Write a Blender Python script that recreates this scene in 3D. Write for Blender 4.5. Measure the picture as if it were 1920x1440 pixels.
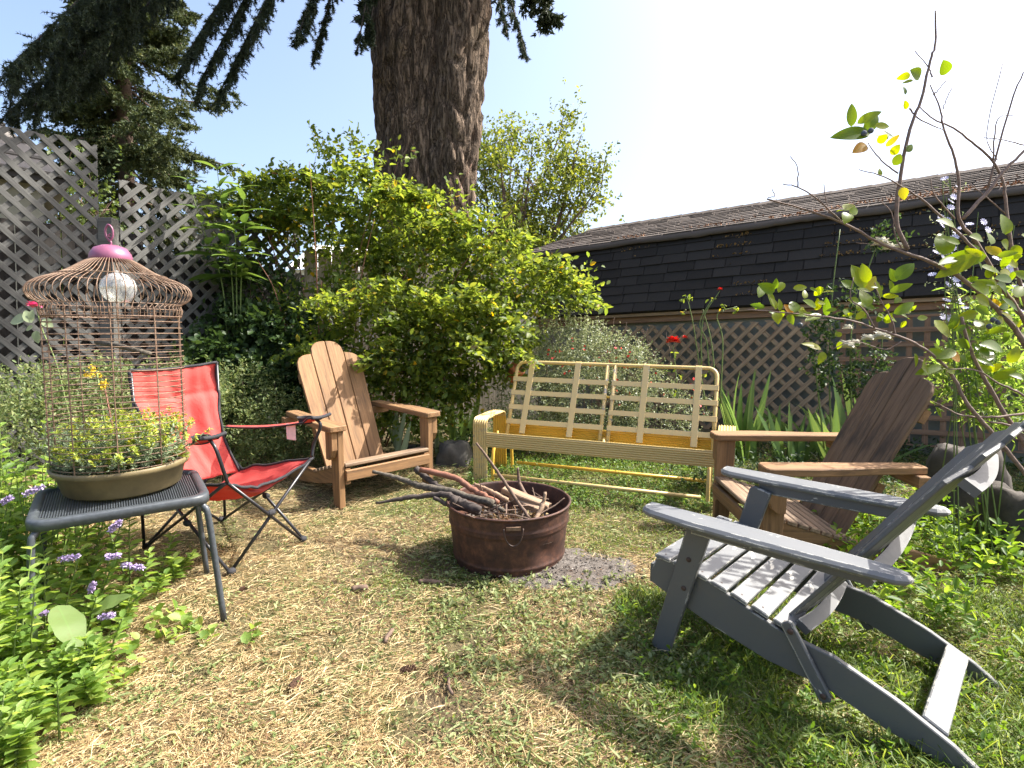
import bpy, math, random
import numpy as np
from mathutils import Vector, Matrix, noise as mnoise

# ------------------------------------------------------------------ camera, sky, sun, exposure
R = math.radians
scene = bpy.context.scene
for ob in list(bpy.data.objects): bpy.data.objects.remove(ob)
COL = scene.collection

SLOPE = 5.5                       # the yard rises gently away from the camera
GM = Matrix.Rotation(R(SLOPE), 4, 'X')      # yard frame -> world
GMI = GM.inverted()
FPX, PITCH = 1110.0, 2.0          # focal length in photo pixels (1920 wide), camera pitch down
CAM = GM @ Vector((0, 0, 1.316))

cam_d = bpy.data.cameras.new('camera'); cam = bpy.data.objects.new('camera', cam_d); COL.objects.link(cam)
cam_d.sensor_width = 36.0; cam_d.lens = FPX / 1920 * 36; cam_d.clip_start = 0.05; cam_d.clip_end = 3000
cam.location = CAM; cam.rotation_euler = (R(90 - PITCH), 0, 0)
scene.camera = cam

SUN_EL, SUN_AZ = 50.0, 9.0       # azimuth measured from +x towards +y
sun_dir = Vector((math.cos(R(SUN_EL)) * math.cos(R(SUN_AZ)), math.cos(R(SUN_EL)) * math.sin(R(SUN_AZ)), math.sin(R(SUN_EL))))
world = bpy.data.worlds.new('World'); scene.world = world; world.use_nodes = True
wn = world.node_tree.nodes; wl = world.node_tree.links
sky = wn.new('ShaderNodeTexSky'); sky.sky_type = 'NISHITA'; sky.sun_disc = False
sky.sun_elevation = R(SUN_EL); sky.sun_rotation = R(90 - SUN_AZ)
sky.altitude = 50; sky.air_density = 0.9; sky.dust_density = 5.0; sky.ozone_density = 1.0
wn['Background'].inputs['Strength'].default_value = 0.15
wl.new(sky.outputs[0], wn['Background'].inputs['Color'])
sun_d = bpy.data.lights.new('sun', 'SUN'); sun_d.energy = 4.6; sun_d.angle = R(0.55); sun_d.color = (1.0, 0.955, 0.88)
sun = bpy.data.objects.new('sun', sun_d); COL.objects.link(sun)
sun.rotation_euler = (-sun_dir).to_track_quat('-Z', 'Y').to_euler(); sun.location = (12, 4, 14)
vs = scene.view_settings
vs.view_transform = 'Standard'; vs.look = 'None'; vs.exposure = 1.45; vs.gamma = 1.0; vs.use_curve_mapping = False
scene.cycles.max_bounces = 8; scene.cycles.transparent_max_bounces = 8

# ------------------------------------------------------------------ pixel helpers (photo pixels -> places)
_p = R(PITCH)
FW = Vector((0, math.cos(_p), -math.sin(_p))); UPV = Vector((0, math.sin(_p), math.cos(_p))); RT = Vector((1, 0, 0))
def ray(px, py): return FW + RT * ((px - 960) / FPX) + UPV * ((720 - py) / FPX)
def at(px, py, Y):                # world point on that sight line at world depth y = Y
    d = ray(px, py); return CAM + d * ((Y - CAM.y) / d.y)
def atg(px, py, Y):               # the same in the yard frame
    d = GMI.to_3x3() @ ray(px, py); c = GMI @ CAM; return c + d * ((Y - c.y) / d.y)
def gnd(px, py, z=0.0):           # yard-frame point at height z above the yard
    d = GMI.to_3x3() @ ray(px, py); c = GMI @ CAM; return c + d * ((z - c.z) / d.z)
TS = math.tan(R(SLOPE))
def gz(x, y):                     # world height of the ground
    if y < -3: return -3 * TS
    if y < 7.0: return y * TS
    t = min(1, (y - 7.0) / 3.0); return 7 * TS + 3.0 * TS * (t - t * t / 2)

# ------------------------------------------------------------------ mesh helpers
rng = np.random.default_rng(7); random.seed(7)
def link(o, parent=None, mat=None, mtx=None):
    COL.objects.link(o)
    if parent: o.parent = parent
    if mtx is not None: o.matrix_local = mtx
    if mat is not None and o.type == 'MESH':
        if not o.data.materials: o.data.materials.append(mat)
    return o
def mesh(name, V, F, smooth=False):
    m = bpy.data.meshes.new(name); m.from_pydata([tuple(v) for v in V], [], F); m.validate()
    if smooth: m.polygons.foreach_set('use_smooth', [True] * len(m.polygons))
    m.update(); return m
def obj(name, m, parent=None, mat=None, mtx=None):
    return link(bpy.data.objects.new(name, m), parent, mat, mtx)
def tag(o, label=None, cat=None, group=None, kind=None):
    if label: o['label'] = label
    if cat: o['category'] = cat
    if group: o['group'] = group
    if kind: o['kind'] = kind
    return o
def thing(name, label, cat, mtx=None, group=None):
    e = bpy.data.objects.new(name, None); e.empty_display_size = .1; COL.objects.link(e)
    if mtx is not None: e.matrix_world = mtx
    return tag(e, label, cat, group)
def gm(x, y, yaw=0.0, z=0.0):     # matrix of a thing standing on the sloping yard
    return GM @ Matrix.Translation((x, y, z)) @ Matrix.Rotation(yaw, 4, 'Z')
def wm(x, y, yaw=0.0, z=None):    # matrix of an upright thing
    return Matrix.Translation((x, y, gz(x, y) if z is None else z)) @ Matrix.Rotation(yaw, 4, 'Z')
def frame(p0, p1, wdir):          # x along p0->p1, y towards wdir
    p0 = Vector(p0); x = (Vector(p1) - p0).normalized(); w = Vector(wdir); y = (w - x * w.dot(x)).normalized(); z = x.cross(y)
    M = Matrix((x, y, z)).transposed().to_4x4(); M.translation = p0; return M

class MB:                         # collects shapes for ONE mesh
    def __init__(s): s.v = []; s.f = []
    def add(s, V, F):
        b = len(s.v); s.v += [tuple(v) for v in V]; s.f += [tuple(i + b for i in f) for f in F]; return s
    def box(s, x0, x1, y0, y1, z0, z1):
        V = [(x, y, z) for z in (z0, z1) for y in (y0, y1) for x in (x0, x1)]
        return s.add(V, [(0, 2, 3, 1), (4, 5, 7, 6), (0, 1, 5, 4), (2, 6, 7, 3), (0, 4, 6, 2), (1, 3, 7, 5)])
    def prism(s, outline, t, bev=.004, mtx=None):     # outline in xy, thickness t centred on z, chamfered edges
        n = len(outline); P = [Vector((a, b, 0)) for a, b in outline]
        area = sum(P[i].x * P[(i + 1) % n].y - P[(i + 1) % n].x * P[i].y for i in range(n))
        if area < 0: P.reverse()
        ins = []
        for i in range(n):
            a = (P[i] - P[i - 1]).normalized(); b = (P[(i + 1) % n] - P[i]).normalized()
            na = Vector((-a.y, a.x, 0)); nb = Vector((-b.y, b.x, 0)); m = na + nb
            m = m / max(.3, m.dot(na)) if m.length > 1e-6 else na
            ins.append(P[i] + m * bev)
        h = t / 2; V = []
        for ring, z in ((ins, -h), (P, -h + bev), (P, h - bev), (ins, h)): V += [Vector((q.x, q.y, z)) for q in ring]
        F = [tuple(reversed(range(n))), tuple(range(3 * n, 4 * n))]
        for k in range(3):
            for i in range(n):
                j = (i + 1) % n; F.append((k * n + i, k * n + j, (k + 1) * n + j, (k + 1) * n + i))
        if mtx is not None: V = [mtx @ v for v in V]
        return s.add(V, F)
    def tube(s, pts, r, seg=8, cap=True, closed=False):
        pts = [Vector(p) for p in pts]; n = len(pts); rs = r if hasattr(r, '__len__') else [r] * n
        V = []; up = None
        for i in range(n):
            if closed: d = (pts[(i + 1) % n] - pts[i - 1]).normalized()
            else: d = (pts[min(i + 1, n - 1)] - pts[max(i - 1, 0)])
            d = d.normalized() if d.length > 1e-9 else Vector((0, 0, 1))
            if up is None: up = Vector((0, 0, 1)) if abs(d.z) < .9 else Vector((1, 0, 0))
            u = (up - d * up.dot(d)).normalized(); w = d.cross(u); up = u
            for k in range(seg):
                a = 2 * math.pi * k / seg; V.append(pts[i] + (u * math.cos(a) + w * math.sin(a)) * rs[i])
        F = []
        for i in range(n if closed else n - 1):
            j = (i + 1) % n
            for k in range(seg): F.append((i * seg + k, i * seg + (k + 1) % seg, j * seg + (k + 1) % seg, j * seg + k))
        if cap and not closed: F += [tuple(reversed(range(seg))), tuple(range((n - 1) * seg, n * seg))]
        return s.add(V, F)
    def lathe(s, prof, seg=48, closed=False):         # prof: (r, z)
        n = len(prof); V = []; F = []
        for r, z in prof:
            for k in range(seg): a = 2 * math.pi * k / seg; V.append((r * math.cos(a), r * math.sin(a), z))
        for i in range(n if closed else n - 1):
            for k in range(seg):
                j = (i + 1) % n; F.append((i * seg + k, i * seg + (k + 1) % seg, j * seg + (k + 1) % seg, j * seg + k))
        return s.add(V, F)
    def sphere(s, c, r, seg=10, rings=6, sq=(1, 1, 1)):
        V = [(c[0], c[1], c[2] - r * sq[2])]
        for i in range(1, rings):
            b = -math.pi / 2 + math.pi * i / rings
            for k in range(seg):
                a = 2 * math.pi * k / seg; V.append((c[0] + r * sq[0] * math.cos(b) * math.cos(a), c[1] + r * sq[1] * math.cos(b) * math.sin(a), c[2] + r * sq[2] * math.sin(b)))
        V.append((c[0], c[1], c[2] + r * sq[2])); F = []
        for k in range(seg): F.append((0, 1 + (k + 1) % seg, 1 + k))
        for i in range(rings - 2):
            for k in range(seg): F.append((1 + i * seg + k, 1 + i * seg + (k + 1) % seg, 1 + (i + 1) * seg + (k + 1) % seg, 1 + (i + 1) * seg + k))
        t = len(V) - 1; b = 1 + (rings - 2) * seg
        for k in range(seg): F.append((b + k, b + (k + 1) % seg, t))
        return s.add(V, F)
    def build(s, name, mat, parent=None, mtx=None, smooth=False):
        return obj(name, mesh(name, s.v, s.f, smooth), parent, mat, mtx)

def rect(L, W, n=0): return [(0, -W / 2), (L, -W / 2), (L, W / 2), (0, W / 2)]
def plank(name, parent, mat, p0, p1, wdir, W, T, outline=None, bev=.004):
    """a board from p0 to p1 in the parent's frame: its own local x runs along the grain"""
    L = (Vector(p1) - Vector(p0)).length
    return MB().prism(outline or rect(L, W), T, bev).build(name, mat, parent, frame(p0, p1, wdir))
def arc(cx, cy, r, a0, a1, n): return [(cx + r * math.cos(R(a0 + (a1 - a0) * i / n)), cy + r * math.sin(R(a0 + (a1 - a0) * i / n))) for i in range(n + 1)]
def bez(P, n=8):                  # smooth curve through points (Catmull-Rom)
    P = [Vector(p) for p in P]; Q = [P[0] * 2 - P[1]] + P + [P[-1] * 2 - P[-2]]; out = []
    for i in range(1, len(Q) - 2):
        for k in range(n):
            t = k / n; a, b, c, d = Q[i - 1], Q[i], Q[i + 1], Q[i + 2]
            out.append(.5 * ((2 * b) + (c - a) * t + (2 * a - 5 * b + 4 * c - d) * t * t + (3 * b - a - 3 * c + d) * t ** 3))
    return out + [P[-1]]
def copy_tree(o, parent=None):
    c = o.copy(); COL.objects.link(c)
    if parent: c.parent = parent
    for ch in list(o.children): 
        m = ch.matrix_local.copy(); k = copy_tree(ch, c); k.matrix_local = m
    return c

# ------------------------------------------------------------------ leaf helpers (numpy)
def nrm(a): return a / np.maximum(1e-9, np.linalg.norm(a, axis=-1, keepdims=True))
def leaf_arrays(P, D, N, L, W, fold=.3, curl=.15, wp=(.8, 1.0)):
    n = len(P); D = nrm(D); S = nrm(np.cross(D, N)); N = np.cross(S, D)
    L = np.broadcast_to(L, n)[:, None]; W = np.broadcast_to(W, n)[:, None] / 2
    V = np.empty((n, 6, 3))
    V[:, 0] = P
    V[:, 1] = P + D * L * .30 + S * W * wp[0] + N * W * fold
    V[:, 2] = P + D * L * .66 + S * W * wp[1] * .85 + N * (W * fold - L * curl * .4)
    V[:, 3] = P + D * L - N * L * curl
    V[:, 4] = P + D * L * .66 - S * W * wp[1] * .85 + N * (W * fold - L * curl * .4)
    V[:, 5] = P + D * L * .30 - S * W * wp[0] + N * W * fold
    b = (np.arange(n) * 6)[:, None]
    F = np.concatenate([b + np.array([[0, 1, 2, 3]]), b + np.array([[0, 3, 4, 5]])], 1).reshape(-1, 4)
    return V.reshape(-1, 3), F
def np_mesh(name, V, F, rnd=None):
    m = bpy.data.meshes.new(name); nv, nf = len(V), len(F); k = F.shape[1]
    m.vertices.add(nv); m.vertices.foreach_set('co', np.ascontiguousarray(V, dtype=np.float32).ravel())
    m.loops.add(nf * k); m.loops.foreach_set('vertex_index', np.ascontiguousarray(F, dtype=np.int32).ravel())
    m.polygons.add(nf); m.polygons.foreach_set('loop_start', np.arange(0, nf * k, k, dtype=np.int32))
    if rnd is not None:
        at_ = m.attributes.new('rnd', 'FLOAT', 'FACE'); at_.data.foreach_set('value', np.ascontiguousarray(rnd, dtype=np.float32))
    m.update(calc_edges=True); return m
def leaves(name, mat, P, D, N, L, W, parent=None, rnd=None, kind='stuff', mtx=None, **k):
    V, F = leaf_arrays(np.asarray(P), np.asarray(D), np.asarray(N), L, W, **k)
    if rnd is None: rnd = rng.random(len(P))
    o = obj(name, np_mesh(name, V, F, np.repeat(rnd, 2)), parent, mat, mtx)
    if kind: o['kind'] = kind
    return o
def blades(P, D, L, W, droop, side=None):     # tapered 3-segment grass blades, returns V, F
    n = len(P); L = np.broadcast_to(L, n)[:, None]; W = np.broadcast_to(W, n)[:, None] / 2; droop = np.broadcast_to(droop, n)[:, None]
    D = nrm(D); S = nrm(np.cross(D, rng.normal(size=(n, 3)))) if side is None else nrm(side)
    H = D * [1, 1, 0]; H = nrm(H + rng.normal(size=(n, 3)) * [.2, .2, 0]); G_ = np.array([0, 0, -1.0])
    V = np.empty((n, 5, 3)); m = P + D * L * .55 + G_ * L * droop * .15
    V[:, 0] = P - S * W; V[:, 1] = P + S * W; V[:, 2] = m + S * W * .8; V[:, 3] = m - S * W * .8
    V[:, 4] = P + D * L * (1 - .25 * droop) + H * L * droop * .3 + G_ * L * droop * .45
    b = (np.arange(n) * 5)[:, None]
    F = np.concatenate([b + np.array([[0, 1, 2]]), b + np.array([[0, 2, 3]]), b + np.array([[3, 2, 4]])], 1).reshape(-1, 3)
    return V.reshape(-1, 3), F
def sprigs(C, A, length, nl, Ll, spread=.9, up=.6, jit=.35):
    """leafy shoots: C base points, A axis directions -> leaf P, D, N, and size"""
    n = len(C); C = np.repeat(C, nl, 0); A = nrm(np.repeat(A, nl, 0)); t = np.tile(np.linspace(.1, 1, nl), n)
    ln = np.repeat(np.broadcast_to(length, n), nl) * (0.8 + .4 * rng.random(n * nl))
    S = nrm(np.cross(A, np.repeat(rng.normal(size=(n, 3)), nl, 0))); T = np.cross(A, S)
    ph = np.tile(np.arange(nl) * 2.4, n) + np.repeat(rng.random(n) * 6.28, nl)
    side = S * np.cos(ph)[:, None] + T * np.sin(ph)[:, None]
    P = C + A * (ln * t)[:, None]
    D = nrm(A * (.35 + .5 * t)[:, None] + side * spread + rng.normal(size=P.shape) * jit)
    N = nrm(np.array([0, 0, up]) + A * .3 + rng.normal(size=P.shape) * .45)
    L = Ll * (0.45 + .85 * rng.random(len(P)))
    return P, D, N, L
def ell(c, r, n, shell=.5):       # points in an ellipsoid, biased to its shell
    d = nrm(rng.normal(size=(n, 3))); q = (shell + (1 - shell) * rng.random(n)) ** .7
    return np.array(c) + d * q[:, None] * np.array(r), d

# ------------------------------------------------------------------ materials
class NT:
    def __init__(s, name):
        s.m = bpy.data.materials.new(name); s.m.use_nodes = True; s.t = s.m.node_tree; s.N = s.t.nodes; s.b = s.N['Principled BSDF']; s.out = s.N['Material Output']
    def n(s, typ, ins=None, **props):
        k = s.N.new(typ)
        for a, v in props.items(): setattr(k, a, v)
        for a, v in (ins or {}).items(): s.set(k.inputs[a], v)
        return k
    def set(s, sock, v):
        if isinstance(v, bpy.types.NodeSocket): s.t.links.new(v, sock)
        else: sock.default_value = (tuple(v) + (1,) if hasattr(v, '__len__') and len(v) == 3 and sock.type == 'RGBA' else v)
    def base(s, **k):
        for a, v in k.items(): s.set(s.b.inputs[a.replace('_', ' ')], v)
        return s
    def coord(s, scale=(1, 1, 1), kind='Object', rot=(0, 0, 0)):
        c = s.n('ShaderNodeTexCoord'); mp = s.n('ShaderNodeMapping', {'Vector': c.outputs[kind], 'Scale': scale, 'Rotation': rot}); return mp.outputs[0]
    def noise(s, vec=None, scale=5, detail=4, rough=.6, dist=0):
        k = s.n('ShaderNodeTexNoise', {'Scale': scale, 'Detail': detail, 'Roughness': rough, 'Distortion': dist})
        if vec is not None: s.set(k.inputs['Vector'], vec)
        return k.outputs['Fac']
    def ramp(s, fac, stops, interp='LINEAR'):
        k = s.n('ShaderNodeValToRGB', {'Fac': fac}); e = k.color_ramp.elements; k.color_ramp.interpolation = interp
        while len(e) < len(stops): e.new(.5)
        for q, (p, c) in zip(e, stops): q.position = p; q.color = tuple(c) + (1,) if len(c) == 3 else c
        return k.outputs['Color']
    def mix(s, fac, a, b, mode='MIX'):
        k = s.n('ShaderNodeMix', data_type='RGBA', blend_type=mode); s.set(k.inputs[0], fac); s.set(k.inputs[6], a); s.set(k.inputs[7], b); return k.outputs[2]
    def math(s, op, a, b=0.0):
        k = s.n('ShaderNodeMath', operation=op); s.set(k.inputs[0], a); s.set(k.inputs[1], b); return k.outputs[0]
    def bump(s, h, strength=.3, dist=.01):
        s.set(s.b.inputs['Normal'], s.n('ShaderNodeBump', {'Height': h, 'Strength': strength, 'Distance': dist}).outputs[0]); return s
    def rand(s): return s.n('ShaderNodeObjectInfo').outputs['Random']

def m_wood(name, light, mid, dark, stain=.35, rough=.75, streak=1.0):
    k = NT(name); r = k.rand()
    off = k.n('ShaderNodeVectorMath', {0: k.coord((3, 46, 46)), 1: k.n('ShaderNodeCombineXYZ', {'X': k.math('MULTIPLY', r, 37.0), 'Y': k.math('MULTIPLY', r, 91.0)}).outputs[0]}, operation='ADD').outputs[0]
    g = k.noise(off, 1.0, 6, .65, .6)
    big = k.noise(k.coord((2.2, 6, 6)), 1.3, 5, .6)
    col = k.ramp(g, [(.28, dark), (.47, mid), (.72, light)])
    col = k.mix(k.ramp(big, [(.52, (0, 0, 0)), (.52 + .3 / streak, (stain, stain, stain))]), col, dark)
    col = k.mix(.25, col, k.ramp(r, [(0, dark), (.5, mid), (1, light)]), 'SOFT_LIGHT')
    fine = k.noise(k.coord((9, 160, 160)), 1.0, 5, .7)
    col = k.mix(k.ramp(fine, [(.56, (0, 0, 0)), (.70, (.55, .55, .55))]), col, tuple(q * .55 for q in dark))
    k.base(Base_Color=col, Roughness=rough); k.bump(k.math('ADD', g, k.math('MULTIPLY', fine, .5)), .45, .004); return k.m
M = {}
M['cedar'] = m_wood('cedar_stained', (.34, .205, .098), (.25, .142, .062), (.11, .066, .036), .6)
M['cedar_dark'] = m_wood('cedar_weathered_dark', (.25, .165, .10), (.17, .108, .062), (.045, .032, .023), .9, streak=1.6)
M['cedar_grey'] = m_wood('cedar_bleached', (.33, .25, .17), (.23, .155, .095), (.08, .056, .04), .7)
M['lattice'] = m_wood('lattice_silvered', (.142, .14, .13), (.10, .098, .09), (.05, .048, .044), .35)
M['lattice_brown'] = m_wood('lattice_brown', (.46, .34, .225), (.35, .245, .155), (.16, .11, .07), .4)
M['lattice_red'] = m_wood('lattice_redwood', (.34, .215, .135), (.25, .15, .09), (.11, .07, .045), .5)
M['picket'] = m_wood('picket_grey', (.48, .43, .37), (.38, .335, .28), (.20, .17, .14), .3)
M['dark_board'] = m_wood('dark_backing_board', (.06, .05, .042), (.04, .033, .028), (.02, .017, .015), .3)  # near-black so the added boards darken the lattice openings like shade
M['firewood'] = m_wood('firewood_split', (.40, .29, .20), (.28, .19, .12), (.11, .075, .05), .4)

def m_paint(name, col, chip_col, amount=.08, rough=.5, scale=9, dirt=.3, edge=0.0):
    k = NT(name); v = k.coord((.38, 1, 1), 'Object')
    n1 = k.noise(v, scale, 8, .7, .4); n2 = k.noise(v, 2.4, 4, .6)
    chip = k.ramp(k.math('ADD', k.math('MULTIPLY', n1, .75), k.math('MULTIPLY', n2, .25)), [(.60 - amount, (0, 0, 0)), (.61 - amount, (1, 1, 1))])
    if edge:                      # paint flaked off along the arrises
        bv = k.n('ShaderNodeBevel', {'Radius': .007}, samples=4).outputs[0]; gn = k.n('ShaderNodeNewGeometry').outputs['True Normal']
        dt = k.n('ShaderNodeVectorMath', {0: bv, 1: gn}, operation='DOT_PRODUCT').outputs['Value']
        em = k.math('MULTIPLY', k.math('LESS_THAN', dt, .985), k.ramp(k.noise(k.coord((.3, 1, 1)), 30, 6, .7), [(.60 - edge, (0, 0, 0)), (.62 - edge, (1, 1, 1))]))
        chip = k.math('MAXIMUM', chip, em)
    c = k.mix(k.ramp(n2, [(.35, (0, 0, 0)), (.75, (dirt, dirt, dirt))]), col, tuple(q * .62 for q in col))
    sp = k.ramp(k.noise(v, 120, 3, .7), [(.66, (0, 0, 0)), (.72, (.5, .5, .5))])
    c = k.mix(sp, c, tuple(q * .5 for q in col))
    k.base(Base_Color=k.mix(chip, c, chip_col), Roughness=k.ramp(n1, [(.3, (rough - .12,) * 3), (.8, (rough + .2,) * 3)])); k.bump(k.math('SUBTRACT', 1.0, chip), .25, .0015); return k.m
M['grey_paint'] = m_paint('grey_paint', (.10, .102, .102), (.50, .48, .42), -.035, .46, 19, .3, .045)
M['grey_paint_worn'] = m_paint('grey_paint_worn', (.14, .145, .148), (.55, .53, .46), .004, .5, 17, .4, .075)
M['yellow_paint'] = m_paint('glider_cream_paint', (.60, .44, .18), (.21, .20, .21), -.06, .42, 22, .35)
M['yellow_rich'] = m_paint('glider_yellow_paint', (.66, .42, .06), (.21, .20, .20), -.13, .4, 9, .3)
M['yellow_worn'] = m_paint('glider_worn_paint', (.61, .455, .20), (.20, .20, .21), -.03, .45, 24, .35, .06)

def m_rust(name, a, b, c, rough=.8, scale=14):
    k = NT(name); v = k.coord(); n1 = k.noise(v, scale, 10, .72, .3); n2 = k.noise(k.coord((3, 3, .8)), 3, 5, .65)
    col = k.mix(k.ramp(n2, [(.35, (0, 0, 0)), (.7, (.7, .7, .7))]), k.ramp(n1, [(.3, a), (.5, b), (.72, c)]), a)
    k.base(Base_Color=col, Roughness=rough, Metallic=.15); k.bump(n1, .35, .003); return k.m
M['rust'] = m_rust('rusted_tub', (.026, .014, .011), (.075, .031, .021), (.19, .082, .044), .68, 20)
M['rust_wire'] = m_rust('rusted_wire', (.10, .058, .04), (.20, .125, .08), (.36, .27, .18), .55, 60)
M['rust_dark'] = m_rust('rusted_handle', (.03, .02, .018), (.07, .04, .03), (.12, .07, .05), .6, 40)

def m_simple(name, col, rough=.6, metal=0.0, var=.25, scale=20, bump=.15, spec=.5):
    k = NT(name); n1 = k.noise(k.coord(), scale, 6, .65)
    k.base(Base_Color=k.ramp(n1, [(.3, tuple(q * (1 - var) for q in col)), (.7, tuple(min(1, q * (1 + var)) for q in col))]), Roughness=rough, Metallic=metal, Specular_IOR_Level=spec)
    if bump: k.bump(n1, bump, .003)
    return k.m
M['table_metal'] = m_simple('table_powder_coat', (.05, .058, .066), .45, 0, .3, 60, .1)
M['black_tube'] = m_simple('black_steel_tube', (.018, .018, .022), .35, 0, .3, 40, .05)
M['black_trim'] = m_simple('black_webbing', (.022, .022, .026), .85, 0, .3, 200, .2)
M['white_tag'] = m_simple('white_tag', (.75, .62, .60), .8, 0, .08, 60, 0)
M['pink_paint'] = m_simple('pink_enamel', (.23, .075, .135), .4, 0, .2, 18, .1)
M['pot_plastic'] = m_simple('olive_planter', (.16, .125, .06), .5, 0, .3, 12, .1)
M['soil'] = m_simple('dark_soil', (.05, .036, .026), .95, 0, .5, 90, .8)
M['terracotta'] = m_simple('terracotta', (.42, .15, .07), .8, 0, .25, 18, .2)
M['bark_twig'] = m_simple('twig_bark', (.13, .085, .06), .85, 0, .45, 70, .5)
M['bark_red'] = m_simple('cane_bark', (.20, .085, .05), .7, 0, .35, 50, .3)
M['bark_dark'] = m_simple('wet_bark', (.052, .040, .034), .9, 0, .5, 60, .8)
M['bark_lichen'] = m_simple('lichen_bark', (.095, .08, .06), .95, 0, .7, 55, 1.0)
M['bark_blue'] = m_simple('blueberry_bark', (.17, .115, .09), .75, 0, .4, 60, .4)
M['stem_green'] = m_simple('green_stem', (.12, .17, .04), .6, 0, .3, 40, .1)
M['rock'] = m_simple('fieldstone', (.055, .046, .038), .9, 0, .5, 9, .9)
M['rock_grey'] = m_simple('grey_stone', (.07, .066, .058), .9, 0, .5, 12, .9)
M['white_wall'] = m_simple('white_siding', (.82, .82, .80), .7, 0, .04, 6, .05)
M['cream_wall'] = m_simple('cream_siding', (.27, .26, .20), .7, 0, .08, 6, .05)
M['dark_void'] = m_simple('dark_boards', (.05, .045, .042), .9, 0, .3, 8, .2)
M['window_glass'] = m_simple('window_glass', (.05, .07, .09), .08, 0, .1, 3, 0)
M['shed_wall'] = m_simple('sage_shed_siding', (.20, .20, .165), .85, 0, .15, 7, .2)
M['moss'] = m_simple('brown_moss', (.20, .12, .04), .95, 0, .5, 60, 1.0)
M['debris'] = m_simple('fallen_needles', (.26, .13, .065), .95, 0, .5, 60, .8)
M['cone'] = m_simple('fir_cone', (.12, .062, .035), .85, 0, .4, 40, .6)
M['yellow_flower'] = m_simple('yellow_flower', (.72, .5, .03), .7, 0, .2, 60, 0)
M['red_flower'] = m_simple('red_petal', (.75, .045, .035), .55, 0, .2, 40, 0)
M['pink_flower'] = m_simple('pink_petal', (.75, .13, .30), .55, 0, .2, 40, 0)
M['white_flower'] = m_simple('white_petal', (.78, .76, .68), .6, 0, .08, 40, 0)
M['lilac_flower'] = m_simple('lilac_petal', (.62, .60, .78), .6, 0, .12, 40, 0)
M['purple_flower'] = m_simple('hyssop_floret', (.42, .33, .52), .7, 0, .35, 60, 0)
M['berry'] = m_simple('blueberry', (.06, .075, .12), .5, 0, .3, 20, 0)

def m_shingle(name, a, b, moss=0.0):
    k = NT(name); r = k.rand(); n1 = k.noise(k.coord(), 260, 3, .8); n2 = k.noise(k.coord(kind='Object'), 6, 6, .65)
    col = k.ramp(n1, [(.3, a), (.75, b)])
    col = k.mix(.24, col, k.ramp(r, [(0, tuple(q * .55 for q in a)), (1, tuple(q * 1.4 for q in b))]))
    col = k.mix(k.ramp(n2, [(.62, (0, 0, 0)), (.75, (moss,) * 3)]), col, (.15, .10, .05))
    k.base(Base_Color=col, Roughness=.95, Specular_IOR_Level=.12); k.bump(n1, .5, .003); return k.m
M['shingle_dark'] = m_shingle('asphalt_shingle_dark', (.019, .0175, .0165), (.052, .047, .043), .25)
M['shingle_top'] = m_shingle('asphalt_shingle_dusty', (.06, .05, .044), (.135, .115, .10), .6)
M['shingle_lip'] = m_shingle('asphalt_lip', (.035, .032, .031), (.085, .078, .073), .3)
M['shingle_far'] = m_shingle('cedar_shake_far', (.12, .11, .10), (.30, .27, .24), .2)

def m_fabric():
    k = NT('red_canvas'); v = k.coord(); n1 = k.noise(v, 3.5, 5, .6, .8); n2 = k.noise(v, 500, 2, .6)
    k.base(Base_Color=k.ramp(n1, [(.3, (.52, .075, .068)), (.7, (.63, .125, .105))]), Roughness=.8, Specular_IOR_Level=.25)
    k.set(k.b.inputs['Normal'], k.n('ShaderNodeBump', {'Height': k.math('ADD', k.math('MULTIPLY', n1, 1.0), k.math('MULTIPLY', n2, .05)), 'Strength': .5, 'Distance': .03}).outputs[0])
    tr = k.n('ShaderNodeBsdfTranslucent', {'Color': (.75, .07, .06, 1)})
    ms = k.n('ShaderNodeMixShader', {0: .22, 1: k.b.outputs[0], 2: tr.outputs[0]}); k.t.links.new(ms.outputs[0], k.out.inputs['Surface'])
    return k.m
M['red_fabric'] = m_fabric()
def m_glass():
    k = NT('frosted_globe'); tr = k.n('ShaderNodeBsdfTransparent', {'Color': (.95, .96, .95, 1)}); gl_ = k.n('ShaderNodeBsdfGlossy', {'Color': (1, 1, 1, 1), 'Roughness': .08}); df = k.n('ShaderNodeBsdfDiffuse', {'Color': (.8, .81, .8, 1)})
    lw = k.n('ShaderNodeLayerWeight', {'Blend': .35}).outputs['Facing']
    a = k.n('ShaderNodeMixShader', {0: k.math('ADD', k.math('MULTIPLY', lw, .5), .12), 1: tr.outputs[0], 2: df.outputs[0]}); b = k.n('ShaderNodeMixShader', {0: k.math('ADD', k.math('MULTIPLY', lw, .35), .08), 1: a.outputs[0], 2: gl_.outputs[0]})
    k.t.links.new(b.outputs[0], k.out.inputs['Surface']); return k.m
M['globe'] = m_glass()

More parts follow.
